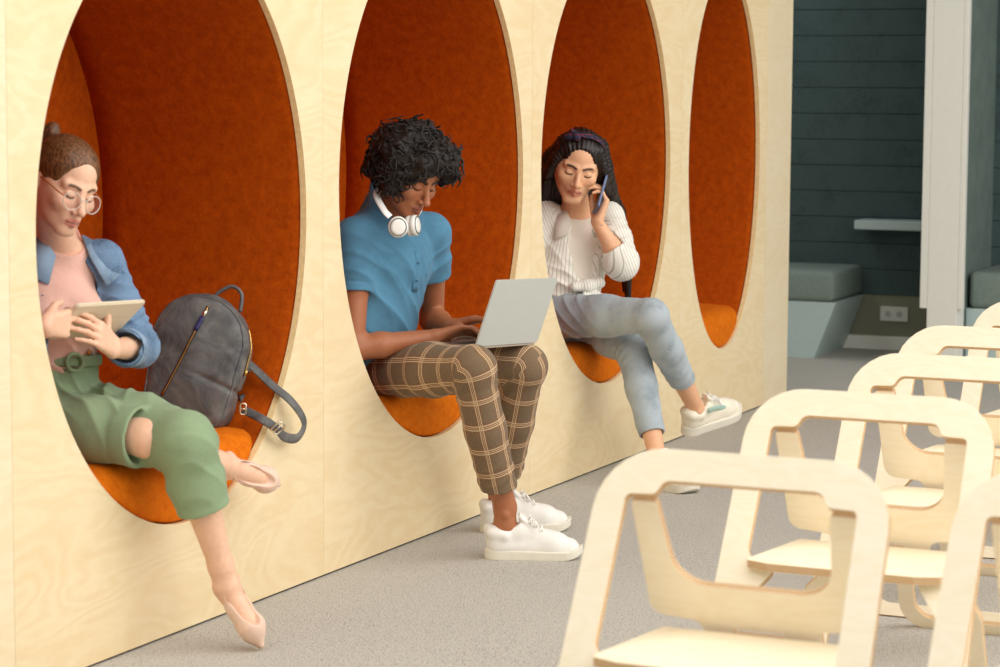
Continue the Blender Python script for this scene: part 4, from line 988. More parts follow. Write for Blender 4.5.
    Hh.el(L(0, -.112, -.012), vec(.076, .096, .092), Rh, .016, 'sub'); Hh.el(L(0, -.03, -.082), vec(.10, .095, .075), Rh, .02, 'sub')
    for s_ in (1, -1): Hh.el(L(s_ * .085, .008, -.018), vec(.03, .022, .030), Rh, .01, 'sub')
    def strands(P):
        q = (P - O) @ Rh; a_ = np.arctan2(q[:, 0], q[:, 2] - .02 + .0 * q[:, 1]); return .0006 * np.sin(a_ * 95 + 5 * wave_noise(q, 22, 2, 1)) + .0008 * wave_noise(q * np.array([1, .25, 1]), 120, 6, 1)
    Hh.disp(strands); add_mesh('hair', Hh, root, M['hair_brown'])
    # ---- glasses and ear stud
    g = bpy.data.objects.new('eyeglasses', None); COL.objects.link(g); g.parent = root
    gc = []
    for s_ in (1, -1):
        c = L(s_ * .0345, -.0985, -.012); e1 = Rh @ nrm(vec(1, .18 * s_, 0)); e2 = Rh @ nrm(vec(0, .16, 1)); ring = [c + e1 * math.cos(a_) * .0245 + e2 * math.sin(a_) * .0225 - org for a_ in np.linspace(0, 6.2832, 40)[:-1]]
        bm = bmesh.new(); tube(bm, ring, .0014, 8, closed=True); o = bm_obj('rim', bm, [M['clear']], None, True); o.parent = g; gc.append((c, e1, e2))
        bm = bmesh.new(); bm.faces.new([bm.verts.new(p) for p in ring]); o = bm_obj('lens', bm, [M['lens']]); o.parent = g
        h0 = c + e1 * s_ * .0245 + e2 * .008 - org; bm = bmesh.new(); tube(bm, spline([h0, L(s_ * .071, -.072, .0) - org, L(s_ * .0785, -.02, .006) - org, L(s_ * .079, .012, .004) - org, L(s_ * .076, .03, -.012) - org], 5), .0019, 8); o = bm_obj('temple', bm, [M['amber']], None, True); o.parent = g
    bm = bmesh.new(); tube(bm, spline([gc[1][0] + gc[1][1] * .024 + gc[1][2] * .006 - org, L(0, -.104, -.003) - org, gc[0][0] - gc[0][1] * .024 + gc[0][2] * .006 - org], 6), .0017, 8); o = bm_obj('bridge', bm, [M['clear']], None, True); o.parent = g
    bm = bmesh.new(); bmesh.ops.create_uvsphere(bm, u_segments=12, v_segments=8, radius=.0036)
    for v in bm.verts: v.co += Vector(L(-.083, .008, -.036) - org)
    bm_obj('ear_stud', bm, [M['pearl']], root, True)
    # ---- tee
    lo, hi = bounds([neck, shR, shL, pel, lerp(shR, elR, .4), lerp(shL, elL, .4)], .16); S = Field(lo, hi, .004)
    wst = pel + vec(-.0, -.02, .13)
    S.rc(chest + vec(0, 0, -.02), wst, .122, .104, 0, flat=(f_ch, .78)); S.rc(wst, pel + vec(0, 0, .02), .104, .098, .04, flat=(f_ch, .8))
    for s_ in (1, -1): S.el(chest + lat * s_ * .058 + f_ch * .058 + vec(0, 0, -.045), vec(.055, .055, .055), None, .035)
    for s_ in (shR, shL): S.rc(neck + vec(0, .02, -.045), s_, .050, .045, .04)
    S.rc(neck + vec(0, .0, -.05), neck + vec(0, 0, .01), .064, .058, .02)
    folds(S, wst + f_ch * .08, nrm(vec(.7, .3, .6)), 75, .007, .11, 11); S.disp(lambda P: .002 * wave_noise(P, 24, 18, 2))
    S.rc(neck + f_ch * .03 + vec(0, 0, .022), L(0, .02, -.07), .056, .058, .006, 'sub'); S.plane(pel + vec(0, 0, .07), vec(0, 0, -1))
    add_mesh('pink_tee', S, root, M['pink_tee'], it=1)
    # ---- denim jacket, open at the front
    lo, hi = bounds([neck, shR, shL, pel, elR, elL, wrL], .16); J = Field(lo, hi, .0035)
    J.rc(chest + vec(0, .02, -.02), wst + vec(0, .02, -.03), .140, .128, 0, flat=(f_ch, .82)); 
    for s_ in (shR, shL): J.rc(neck + vec(0, .03, -.045), s_, .056, .050, .045)
    for s_, e_, w_ in ((shR, elR, wrR), (shL, elL, wrL)):
        W = J.like(); W.rc(s_, lerp(s_, e_, .5), .055, .052, 0); W.rc(lerp(s_, e_, .5), e_, .052, .050, .02)
        folds(W, e_ + nrm(s_ - e_) * .05, nrm(s_ - e_), 120, .008, .07, 21); folds(W, lerp(s_, e_, .25), nrm(vec(.3, .2, .9)), 100, .005, .07, 22)
        d = nrm(w_ - e_); c = lerp(e_, w_, .62); U_ = J.like(); U_.rc(e_, lerp(e_, w_, .75), .050, .046, 0); U_.plane(c, d, .003); W.merge(U_, .02); W.rc(c - d * .02, c + d * .06, .041, .041, 0, 'sub'); J.merge(W, .02)
    J.rc(neck + f_ch * .03 + vec(0, 0, .0), L(0, .03, -.09), .064, .066, .008, 'sub')
    nf = nrm(np.cross(vec(0, 0, 1), lat)); cf = chest + f_ch * .12
    J.path([neck + f_ch * .10 + vec(0, 0, .02), chest + f_ch * .14 + lat * -.005, wst + f_ch * .15 + lat * -.005, pel + f_ch * .18], [.052, .072, .080, .084], .006, 'sub', None)
    J.rc(chest + vec(0, 0, .02), wst + vec(0, 0, -.12), .119, .105, 0, 'sub', flat=(f_ch, .78)); 
    for s_ in (1, -1): J.el(chest + lat * s_ * .058 + f_ch * .06 + vec(0, 0, -.045), vec(.062, .062, .062), None, .004, 'sub')
    folds(J, chest + lat * .12 + f_ch * .06 - vec(0, 0, .08), nrm(vec(.5, -.2, .8)), 80, .006, .10, 23); J.disp(lambda P: .0024 * wave_noise(P, 26, 28, 2))
    J.plane(wst + vec(0, 0, -.06), vec(0, 0, -1), .003)
    jk = add_mesh('denim_jacket', J, root, M['denim'], it=1)
    def surf(Fd, p, d):
        p = np.array(p, float)
        for _ in range(80):
            v = Fd.at(p[None])[0]
            if abs(v) < .0006: break
            p = p + d * max(-.01, min(.01, v)) * -.6
        return p
    # collar flaps, placket edges, pocket flap, buttons
    def flap(pts, name, mat, th=.0035):
        """a stitched piece of cloth laid over the jacket front"""
        q = [surf(J, p + f_ch * .10, f_ch) + f_ch * .002 for p in pts]; c_ = sum(q) / len(q); bm = bmesh.new(); n = len(q)
        A = [bm.verts.new(p - org) for p in q]; B = [bm.verts.new(p + f_ch * th * 1.6 - org) for p in q]
        bm.faces.new(A[::-1]); bm.faces.new(B)
        for k in range(n): bm.faces.new((A[k], A[(k + 1) % n], B[(k + 1) % n], B[k]))
        bmesh.ops.recalc_face_normals(bm, faces=bm.faces); bmesh.ops.bevel(bm, geom=bm.edges[:], offset=.0012, segments=2, affect='EDGES'); o = bm_obj(name, bm, [mat]); o.parent = jk; return o
    for s_ in (1, -1):
        b = neck + lat * s_ * .052 + vec(0, 0, -.012)
        cp = [b + f_ch * .01 + vec(0, 0, .034), b + lat * s_ * .050 + f_ch * .018 + vec(0, 0, .010), b + lat * s_ * .082 + f_ch * .060 + vec(0, 0, -.062), b + lat * s_ * .026 + f_ch * .088 + vec(0, 0, -.092), b + lat * s_ * -.006 + f_ch * .066 + vec(0, 0, -.02)]
        bm = bmesh.new(); A = [bm.verts.new(p - org) for p in cp]; B = [bm.verts.new(p + f_ch * .006 + lat * s_ * .003 + vec(0, 0, .003) - org) for p in cp]; bm.faces.new(A[::-1]); bm.faces.new(B)
        for k in range(5): bm.faces.new((A[k], A[(k + 1) % 5], B[(k + 1) % 5], B[k]))
        bmesh.ops.recalc_face_normals(bm, faces=bm.faces); bmesh.ops.bevel(bm, geom=bm.edges[:], offset=.002, segments=3, affect='EDGES'); o = bm_obj('collar', bm, [M['denim_pale']], None, True); o.parent = jk
        pc = chest + lat * s_ * .092 + vec(0, 0, -.005)
        flap([pc + lat * -.030, pc + lat * .030, pc + lat * .030 + vec(0, 0, -.022), pc + vec(0, 0, -.036), pc + lat * -.030 + vec(0, 0, -.022)], 'pocket_flap', M['denim_pale'])
        for zz, xx in ((-.018, .092), (.0, .060), (-.065, .066), (-.13, .072)):
            p = surf(J, chest + lat * s_ * xx + vec(0, 0, zz) + f_ch * .1, f_ch); bm = bmesh.new(); tube(bm, [p + f_ch * .000 - org, p + f_ch * .0065 - org], .0062, 12); o = bm_obj('button', bm, [M['copper']], None, True); o.parent = jk
    # cuff turned back on the left sleeve
    d = nrm(wrL - elL); c = lerp(elL, wrL, .44); U_ = Field(*bounds([c], .09), .0025); U_.rc(c - d * .022, c + d * .026, .050, .052, 0); U_.plane(c + d * .026, d); U_.plane(c - d * .022, -d); U_.rc(c - d * .1, c + d * .1, .0455, .0455, 0, 'sub'); U_.disp(lambda P: .0015 * wave_noise(P, 40, 3, 2)); o = add_mesh('turned_cuff', U_, root, M['denim_pale'], it=1)
    # ---- trousers
    lo, hi = bounds([pel, hipR, hipL, knR, knL, lerp(knL, anL, .6)], .13); T = Field(lo, hi, .0038)
    T.rc(hipR + vec(0, .02, 0), hipL + vec(0, .02, 0), .100, .100, 0); T.rc(pel + vec(0, -.0, .03), wst + vec(0, 0, .04), .130, .120, .03, flat=(f_ch, .85))
    for h_, k_, a_, t_ in ((hipR, knR, anR, None), (hipL, knL, anL, .47)):
        W = T.like(); W.rc(h_, lerp(h_, k_, .6), .092, .090 if t_ else .080, 0); W.rc(lerp(h_, k_, .6), k_, .088 if t_ else .080, .076 if t_ else .070, .03)
        if t_: 
            W.el(k_ + nrm(k_ - h_) * .012, vec(.066, .066, .062), None, .03); W.rc(k_, lerp(k_, a_, .3), .074, .069, .02); W.rc(lerp(k_, a_, .3), lerp(k_, a_, .7), .070, .062, .02); c = lerp(k_, a_, t_); d = nrm(a_ - k_)
            folds(W, lerp(k_, a_, .1), nrm(vec(.6, .3, .7)), 70, .008, .10, 31); folds(W, lerp(h_, k_, .35) + vec(0, 0, .06), nrm(k_ - h_ + vec(.3, 0, .2)), 60, .008, .12, 33)
        else: c = lerp(h_, k_, .95); d = nrm(k_ - h_); folds(W, c - d * .06 + vec(0, 0, .06), nrm(d + vec(.8, 0, .3)), 60, .007, .10, 32)
        rr = .058 if t_ else .068
        W.rc(c - d * .036, c + d * .02, rr + .0095, rr + .0115, .002); W.plane(c, d, .003); W.rc(c - d * .012, c + d * .09, rr, rr, 0, 'sub'); T.merge(W, .03 if t_ is None else .014)
    folds(T, pel + f_ch * .13 + vec(0, 0, .05), nrm(lat + vec(0, 0, .5)), 75, .008, .09, 34); T.disp(lambda P: .002 * wave_noise(P, 24, 29, 2))
    T._put(vec(4.6, .0, .2), vec(6., .6, .48), lambda P: np.maximum(P[..., 2] - (SEAT_Z - .012), -.0 - P[..., 1]), 'sub', .01)
    T.plane(wst + vec(0, 0, .028), vec(0, 0, 1), .003); tr = add_mesh('green_trousers', T, root, M['green'], it=1)
    # tie belt with its ring
    bm = bmesh.new(); bt = [pel + vec(0, -.02, .148) + (lat * math.cos(a_) * .1215 + f_ch * math.sin(a_) * .1035) - org for a_ in np.linspace(0, 6.2832, 40)[:-1]]; tube(bm, bt, [(.014, .0035)] * 39, 10, closed=True, flat=(0, 0, 1)); o = bm_obj('belt', bm, [M['green']], None, True); o.parent = tr
    rc_ = pel + vec(0, -.02, .146) + f_ch * .112 + lat * .0 - org; bm = bmesh.new(); tube(bm, [rc_ + lat * math.cos(a_) * .022 + vec(0, 0, 1) * math.sin(a_) * .022 for a_ in np.linspace(0, 6.2832, 24)[:-1]], .005, 8, closed=True); o = bm_obj('belt_ring', bm, [M['green']], None, True); o.parent = tr
    # ---- shoes follow the feet
    for k_, a_, t_ in ((knR, anR, toeR), (knL, anL, toeL)):
        d = nrm(t_ - a_); sn = nrm(a_ - k_); hl = a_ + sn * .050 - d * .050; tt = t_ + sn * .012 + d * .012; hl = hl + nrm(sn - nrm(tt - hl) * (sn @ nrm(tt - hl))) * .016
        flat_shoe(root, hl, tt + nrm(sn - nrm(tt - hl) * (sn @ nrm(tt - hl))) * .006, -sn, 'ballet_flat')
    return dict(tc=tc)
WT = build_tablet_woman()
M['tablet_case'] = plain('beige_tablet_cover', (222, 208, 180), .55, var=.02)
def build_tablet():
    o = at(77.5, 304, .055); ex = at(147, 300, .02) - o; W = .258; ex = nrm(ex); ey = vec(.0, .085, -.075); ey = nrm(ey - ex * (ey @ ex)); ez = np.cross(ex, ey); ez = ez if ez[1] < 0 else -ez   # ez: outward from the back cover
    root = thing('tablet', 'beige tablet in a folding cover held up in the seated woman\'s hands', 'tablet', tuple(o)); z = np.zeros(3)
    bm = bmesh.new(); slab(bm, z, ex, ey, ez, 0, W, 0, .135, -.004, .004, .010); bmesh.ops.recalc_face_normals(bm, faces=bm.faces); bmesh.ops.bevel(bm, geom=[e for e in bm.edges if abs(e.calc_face_angle(0)) > 1], offset=.002, segments=3, affect='EDGES'); bm_obj('case', bm, [M['tablet_case']], root)
    bm = bmesh.new(); slab(bm, z, ex, ey, ez, .004, W - .004, .003, .058, .0042, .0062, .006); slab(bm, z, ex, ey, ez, .004, W - .004, .0605, .132, .0042, .0062, .006); bmesh.ops.recalc_face_normals(bm, faces=bm.faces); bm_obj('cover_flap', bm, [M['tablet_case']], root)
    bm = bmesh.new(); slab(bm, z, ex, ey, ez, .008, W - .008, .007, .128, -.0048, -.0038, .004); bmesh.ops.recalc_face_normals(bm, faces=bm.faces); bm_obj('screen', bm, [M['screen']], root)
build_tablet()
# ------------------------------------------------------------------ grey leather backpack
t = NT('grey_worn_leather'); mp = t.coord()
n1 = t.n('ShaderNodeTexNoise', {'Scale': 11., 'Detail': 6., 'Roughness': .65, 'Distortion': .8, 'Vector': (mp, 'Vector')}); n2 = t.n('ShaderNodeTexNoise', {'Scale': 260., 'Detail': 2., 'Vector': (mp, 'Vector')})
r = t.ramp(n1, 'Fac', [(.32, s2l((62, 62, 66))), (.52, s2l((98, 97, 96))), (.75, s2l((134, 129, 122)))]); t.link(r, 'Color', t.b, 'Base Color'); t.set(Roughness=.5); t.b.inputs['Specular IOR Level'].default_value = .4
t.bump(n2, 'Fac', .15, .001); M['leather'] = t.m
M['gold'] = plain('gold_zip', (214, 170, 96), .3, 1., var=.1, scale=400)
M['nickel'] = plain('pale_metal', (226, 214, 190), .25, 1., var=.02)
M['indigo'] = plain('indigo_leather_pull', (44, 40, 92), .5)
M['tape'] = plain('dark_zip_tape', (34, 34, 38), .8)
def build_backpack():
    base = vec(5.645, .215, .490); eu = nrm(vec(.27, -.10, 1)); en = nrm(vec(-1, -.30, 0)); en = nrm(en - eu * (en @ eu)); ew = np.cross(en, eu) * -1.
    if ew[1] < 0: ew = -ew
    root = thing('backpack', 'grey leather backpack leaning inside the niche beside the woman in green trousers', 'backpack', tuple(base)); org = base
    G = lambda w, u, n: ew * w + eu * u + en * n
    F = Field((-.19, -.04, -.14), (.19, .43, .10), .0035); P = F.grid(np.zeros(3, int), F.n); w_, u_, n_ = P[..., 0], P[..., 1], P[..., 2]
    R_ = .138
    def outline(w_, u_, s=0.):
        cy = .232; up = np.hypot(w_, u_ - cy) - R_; tp = np.clip(u_ / cy, 0, 1); hw = .112 + (R_ - .112) * np.sqrt(tp); q = np.abs(w_) - hw; b = -u_
        lowr = .045; lo_ = np.hypot(np.maximum(q + lowr, 0), np.maximum(b + lowr, 0)) + np.minimum(np.maximum(q + lowr, b + lowr), 0) - lowr
        return np.where(u_ > cy, up, lo_)
    d2 = outline(w_, u_); hn = .058 + .018 * np.clip(-d2 / .12, 0, 1); dn = np.abs(n_ + .058) - hn
    k = .035; hh = np.maximum(k - np.abs(d2 - dn), 0) / k; F.f = (np.maximum(d2, dn) + hh * hh * k * .25).astype(np.float32)
    F.disp(lambda P: .0045 * wave_noise(P * np.array([1, 1, 1]), 16, 41, 2) + .0015 * wave_noise(P, 60, 42, 2))
    def crease(P):
        l = P[..., 1] - (.135 + .25 * (P[..., 0] + .06)); return .006 * np.exp(-(l / .008) ** 2) * np.clip((-.0 - P[..., 0]) / .05, 0, 1)
    F.disp(crease)
    V, Q = F.mesh('bag'); W = V[:, :1] * ew + V[:, 1:2] * eu + V[:, 2:] * en
    flip = np.linalg.det(np.stack([ew, eu, en])) < 0
    body = np_mesh('bag_body', W, Q[:, ::-1] if flip else Q, [M['leather']], root)
    def onfront(w_, u_):
        n = .1
        for _ in range(60):
            v = F.at(vec(w_, u_, n)[None])[0]
            if v < .0008: break
            n -= max(v, .0006) * .8
        return n
    # piping round the front panel
    th = np.linspace(0, 6.2832, 97)[:-1]; rim = []
    for a in th:
        dx, dy = math.cos(a), math.sin(a); s = .02
        while outline(np.array(dx * s), np.array(.19 + dy * s)) < -.010: s += .002
        rim.append(G(dx * s, .19 + dy * s, onfront(dx * s, .19 + dy * s) - .001))
    bm = bmesh.new(); tube(bm, rim, .0032, 8, closed=True); bm_obj('piping', bm, [M['leather']], root, True)
    # front zip
    zp = [(-.012 + .075 * s ** 1.1, .335 - .265 * s) for s in np.linspace(0, 1, 26)]; z3 = [G(w, u, onfront(w, u)) for w, u in zp]
    bm = bmesh.new(); tube(bm, z3, [(.0050, .0010)] * 26, 8, flat=ew); tp = bm_obj('front_zip', bm, [M['tape']], root, True)
    bm = bmesh.new(); tube(bm, [p + en * .001 for p in z3], .0022, 6); o = bm_obj('zip_teeth', bm, [M['gold']], None, True); o.parent = tp
    bm = bmesh.new(); tube(bm, [p + en * .004 for p in z3[1:4]], [(.0055, .0025)] * 3, 8, flat=ew); o = bm_obj('zip_slider', bm, [M['nickel']], None, True); o.parent = tp
    bm = bmesh.new(); tube(bm, [p + en * .006 for p in z3[3:8]], [(.0068, .0016)] * 5, 8, flat=ew); o = bm_obj('zip_pull', bm, [M['indigo']], None, True); o.parent = tp
    # side zip on the gusset
    zs = []
    for u in np.linspace(.300, .17, 18):
        w = -.17
        for _ in range(80):
            v = F.at(vec(w, u, -.055)[None])[0]
            if v < .0008: break
            w += max(v, .0006) * .8
        zs.append(G(w, u, -.055))
    bm = bmesh.new(); tube(bm, zs, [(.0012, .007)] * 18, 8, flat=ew); tp = bm_obj('side_zip', bm, [M['tape']], root, True)
    bm = bmesh.new(); tube(bm, [p - ew * .001 for p in zs], .0026, 6); o = bm_obj('zip_teeth', bm, [M['gold']], None, True); o.parent = tp
    bm = bmesh.new(); tube(bm, [p - ew * .004 for p in zs[-3:]], .005, 8); o = bm_obj('zip_slider', bm, [M['gold']], None, True); o.parent = tp
    # handle and straps
    bm = bmesh.new(); tube(bm, spline([G(.005, .362, -.09), G(-.012, .39, -.09), G(-.045, .412, -.09), G(-.075, .395, -.09), G(-.082, .345, -.09)], 8), [(.008, .0055)] * 33, 10, flat=en); bm_obj('handle', bm, [M['leather']], root, True)
    def strap(px, name):
        pts = [at(x, y, Y) - org for x, y, Y in px]; sp = spline(pts, 8); bm = bmesh.new(); tube(bm, sp, [(.0028, .0135)] * len(sp), 8, flat=(-.5, -.4, .75)); return bm_obj(name, bm, [M['leather']], root, True)
    s1 = strap([(240, 356, .13), (254, 368, .08), (272, 385, .02), (290, 400, -.035), (302, 416, -.05), (304, 427, -.05), (297, 438, -.045), (285, 437, -.04), (277, 429, -.035), (262, 419, .0), (244, 410, .07)], 'shoulder_strap')
    s2 = strap([(242, 357, .14), (251, 370, .12), (256, 384, .10), (252, 395, .10), (240, 400, .12)], 'shoulder_strap')
    def buckle(c, ax, hw, hl, par):
        ax = nrm(ax); b = nrm(np.cross(ax, vec(-.9, -.4, .1))); bm = bmesh.new(); p = [c + ax * x * hl + b * y * hw for x, y in ((-1, -1), (1, -1), (1, 1), (-1, 1))]
        q = []
        for i in range(4): q += [lerp(p[i], p[(i + 1) % 4], .12), lerp(p[i], p[(i + 1) % 4], .5), lerp(p[i], p[(i + 1) % 4], .88)]
        tube(bm, q, .0028, 8, closed=True); tube(bm, [lerp(p[0], p[1], .5), lerp(p[3], p[2], .5)], .0024, 8); o = bm_obj('buckle', bm, [M['nickel']], None, True); o.parent = par
    buckle(at(278, 428, -.045) - org, at(285, 436, -.045) - at(272, 423, -.03), .017, .014, s1); buckle(at(243, 409, .06) - org, at(243, 402, .06) - at(243, 417, .06), .008, .015, s1)
build_backpack()
# ------------------------------------------------------------------ woman on the phone
M['jeans'] = cloth('light_wash_denim', (150, 162, 170), .9, 500., .25, hi=(176, 186, 192), var=.05).m
M['white_tee'] = cloth('white_jersey', (226, 216, 202), .85, 500., .12, var=.02).m
t = cloth('striped_cotton', (238, 234, 222), .85, 400., .15, var=.02)
a = t.n('ShaderNodeAttribute', attribute_name='cloth'); sp = t.n('ShaderNodeSeparateXYZ', {'Vector': (a, 'Vector')})
md = t.n('ShaderNodeMath', {0: (sp, 'X'), 1: .0105}, operation='FLOORED_MODULO'); lt_ = t.n('ShaderNodeMath', {0: (md, 'Value'), 1: .0019}, operation='LESS_THAN'); m7 = t.n('ShaderNodeMath', {0: (lt_, 'Value'), 1: .6}, operation='MULTIPLY')
src = t.b.inputs['Base Color'].links[0].from_node; mx = t.n('ShaderNodeMix', {'Factor': (m7, 'Value')}, data_type='RGBA'); t.link(src, 'Color', mx, 6); mx.inputs[7].default_value = s2l((138, 132, 118)); t.link(mx, 2, t.b, 'Base Color'); M['stripe'] = t.m
M['hair_long'] = hair_mat('long_black_hair', (20, 15, 14), (52, 38, 32), .35)
M['band'] = None
t = NT('navy_check_headband'); a = t.coord((1, 1, 1)); sx = t.n('ShaderNodeSeparateXYZ', {'Vector': (a, 'Vector')}); acc = None
for ax, ph in (('X', .0), ('Z', .006)):
    q = t.n('ShaderNodeMath', {0: (sx, ax), 1: ph}, operation='ADD'); q2 = t.n('ShaderNodeMath', {0: (q, 'Value'), 1: .021}, operation='FLOORED_MODULO'); q3 = t.n('ShaderNodeMath', {0: (q2, 'Value'), 1: .0016}, operation='LESS_THAN'); acc = q3 if acc is None else t.n('ShaderNodeMath', {0: (acc, 'Value'), 1: (q3, 'Value')}, operation='MAXIMUM')
mx = t.n('ShaderNodeMix', {'Factor': (acc, 'Value')}, data_type='RGBA'); mx.inputs[6].default_value = s2l((34, 36, 58)); mx.inputs[7].default_value = s2l((150, 50, 66)); t.link(mx, 2, t.b, 'Base Color'); t.set(Roughness=.85); M['band'] = t.m
M['mint'] = plain('mint_suede', (170, 200, 186), .8, var=.04)
M['cream'] = plain('cream_leather', (238, 230, 210), .6, var=.02)
M['phone'] = plain('blue_grey_phone', (104, 116, 150), .35, .3, var=.02)
M['ink'] = plain('ink', (60, 52, 50), .6)
def build_phone_woman():
    root = thing('person', 'person with long black hair, navy headband, striped shirt and pale jeans, on the phone', 'person', (8.25, .1, .5)); org = np.array(root.location)
    neck = at(577, 216, .105); shL = at(610, 217, .0); shR = neck * 2 - shL + vec(0, .0, -.02)
    pel = vec(8.25, .15, .59); hipR = vec(8.18, .19, .575); hipL = vec(8.31, .10, .575)
    knR = at(650, 316, -.30); anR = at(696, 408, -.34); toeR = at(741, 416, -.46); knL = at(633, 351, -.17); anL = at(657, 455, -.325); toeL = anL + vec(-.075, -.130, -.06)
    elL = at(621, 262, -.10); wrL = at(597, 222, -.02); elR = at(522, 262, .26); wrR = at(520, 297, .14)
    f_ch = nrm((-.74, -.67, 0)); lat = nrm(vec(.67, -.74, 0)); shR = shR + vec(0, 0, .025)
    allp = [neck, shR, shL, pel, hipR, hipL, knR, knL, anR, anL, toeL, toeR, elR, elL, wrR, wrL, at(580, 140, .1)]
    lo, hi = bounds(allp, .15); lo[2] = .0
    F = Field(lo, hi, .0026); pt = Paint()
    Rh = frame((-.90, -.43), 21, -11); O = at(577.5, 164, .06)
    L = head(F, O, Rh, pt, 1.06, brow=(50, 36, 30), lip=(198, 104, 92), wide=1.04, nose=.88, lash=(22, 15, 13), lipf=1.1, blush=(222, 150, 112), brow_w=1.1, sock=.3, chin=.008, lip_a=.65, jaw=.96)
    F.rc(L(0, .03, -.06), neck + vec(0, 0, -.02), .047, .052, .02)
    for s_ in (shL, shR): F.rc(neck + vec(0, .0, -.03), s_, .040, .038, .03)
    chest = lerp(shR, shL, .5) + vec(.01, .02, -.1)
    F.rc(chest, pel + vec(0, 0, .1), .10, .085, .03, flat=(f_ch, .7)); F.rc(pel + vec(0, 0, .1), pel, .085, .10, .03, flat=(f_ch, .75))
    for s, e, w in ((shR, elR, wrR), (shL, elL, wrL)):
        F.rc(s, e, .038, .032, .02); F.rc(e, lerp(e, w, .35), .032, .034, .02); F.rc(lerp(e, w, .35), w, .034, .0225, .015)
    for h_, k_, a_, t_ in ((hipR, knR, anR, toeR), (hipL, knL, anL, toeL)):
        F.rc(h_, k_, .060, .043, .03); F.rc(k_, lerp(k_, a_, .32), .043, .046, .03); F.rc(lerp(k_, a_, .32), a_, .046, .031, .02)
        d = nrm(t_ - a_); F.rc(a_ + nrm(a_ - k_) * .03, lerp(a_, t_, .32) + nrm(a_ - k_) * .04, .025, .014, .02); F.rc(a_, a_ + nrm(a_ - k_) * .035 - d * .015, .030, .022, .01)
        lt = nrm(np.cross(d, a_ - k_))
        for s_ in (1, -1): F.el(a_ + lt * s_ * .028 - nrm(a_ - k_) * .006, vec(.011, .011, .013), None, .012)
    # hand wrapped round the phone at her ear
    hd = nrm(at(604.5, 196, -.035) - wrL); npalm = nrm(-lat + vec(-.05, 0, 0)); tips = hand(F, wrL, hd, npalm, nrm(-f_ch), [(38, 46, 26), (42, 48, 28), (44, 50, 28), (46, 50, 30)], .98, spread=(-2, -2, -3, -4), thumb=((1., .3, .5), (1., -.1, .3)), paint=pt, nail=(238, 196, 176))
    pt.line([wrL + f_ch * .026 - hd * .012 + lat * q for q in (-.02, -.008, .006, .02)], .001, (70, 58, 52), .002, .8)
    hand(F, wrR, nrm(vec(-.7, -.35, -.3)), vec(0, 0, -1), lat, [(20, 30, 20)] * 4, .95)
    V, Q = F.mesh('b', 1); add_mesh('body', F, root, M['skin'], pt.run(V, (238, 184, 144)), VQ=(V, Q))
    # ---- long straight hair, parted at the top
    lo, hi = bounds([L(x, y, z) for x in (-.14, .14) for y in (-.13, .15) for z in (-.12, .15)] + [at(630, 300, .10), at(541, 205, .17), at(630, 300, .0)], .04); Hh = Field(lo, hi, .003)
    Hh.el(L(0, .014, .044), vec(.084, .102, .085), Rh, 0); Hh.el(L(0, .05, -.02), vec(.084, .060, .095), Rh, .03); Hh.el(L(0, .065, -.10), vec(.092, .045, .10), Rh, .03)
    # locks: left side falls past the phone hand to the seat, right side behind the shoulder
    Hh.path([L(.055, .01, .07), L(.085, .02, -.005), at(613, 205, .035), at(622, 232, .05), at(627, 262, .06), at(628, 298, .06)], [.040, .038, .030, .026, .020, .014], .02)
    Hh.path([L(.075, .045, .0), at(616, 212, .09), at(625, 240, .09), at(626, 290, .085)], [.035, .032, .026, .014], .02)
    Hh.path([L(-.055, .0, .07), L(-.086, .025, -.01), L(-.092, .06, -.08), L(-.092, .09, -.16)], [.034, .034, .036, .036], .02)
    Hh.path([L(-.05, -.035, .075), L(-.078, -.028, .02), L(-.086, .005, -.05), L(-.090, .04, -.10)], [.018, .019, .019, .018], .015)
    Hh.path([L(.05, -.035, .075), L(.077, -.028, .02), L(.084, -.006, -.04)], [.020, .020, .018], .015)
    Hh.el(L(-.085, .06, -.135), vec(.055, .05, .085), Rh, .02)
    Hh.el(L(.0, -.112, .0), vec(.070, .085, .100), Rh, .012, 'sub'); Hh.el(L(0, -.085, -.09), vec(.07, .07, .075), Rh, .012, 'sub')
    def strands(P):
        q = (P - O) @ Rh; a_ = np.where(q[:, 2] > -.02, np.arctan2(q[:, 0], q[:, 2] + .06), np.arctan2(q[:, 0], .04 + 0 * q[:, 0])); return .0012 * np.sin(a_ * 60 + 2 * wave_noise(q, 14, 2, 1)) + .0014 * wave_noise(P * np.array([1, 1, .12]), 150, 6, 1)
    Hh.disp(strands); ho = add_mesh('hair', Hh, root, M['hair_long'])
    # ---- headband with its knot
    bm = bmesh.new(); arc = []
    for a_ in np.linspace(-1.6, 1.6, 40): arc.append(L(math.sin(a_) * .0885, -.036 + .045 * abs(a_) / 1.6 - .0 * a_, .036 + math.cos(a_) * .0865) - org)
    tube(bm, arc, [(.0035, .0135)] * 40, 10, flat=tuple(nrm(arc[1] - L(0, 0, .04) + org))); hb = bm_obj('headband', bm, [M['band']], root, True)
    kc = L(-.030, -.052, .116) - org; bm = bmesh.new(); bmesh.ops.create_icosphere(bm, subdivisions=3, radius=1.)
    for v in bm.verts: v.co = Vector(kc + Rh @ (vec(*v.co) * vec(.015, .012, .013)))
    o = bm_obj('knot', bm, [M['band']], None, True); o.parent = hb
    for tip in (L(-.058, -.058, .146) - org, L(-.070, -.050, .104) - org):
        bm = bmesh.new(); tube(bm, [kc, lerp(kc, tip, .5) + Rh @ vec(0, 0, .004), tip], [(.003, .006), (.003, .011), (.0015, .003)], 10, flat=tuple(Rh @ vec(0, -1, 0))); o = bm_obj('knot_end', bm, [M['band']], None, True); o.parent = hb
    # ---- white tee
    wst = pel + vec(-.02, -.03, .12)
    lo, hi = bounds([neck, shR, shL, pel], .15); S = Field(lo, hi, .004)
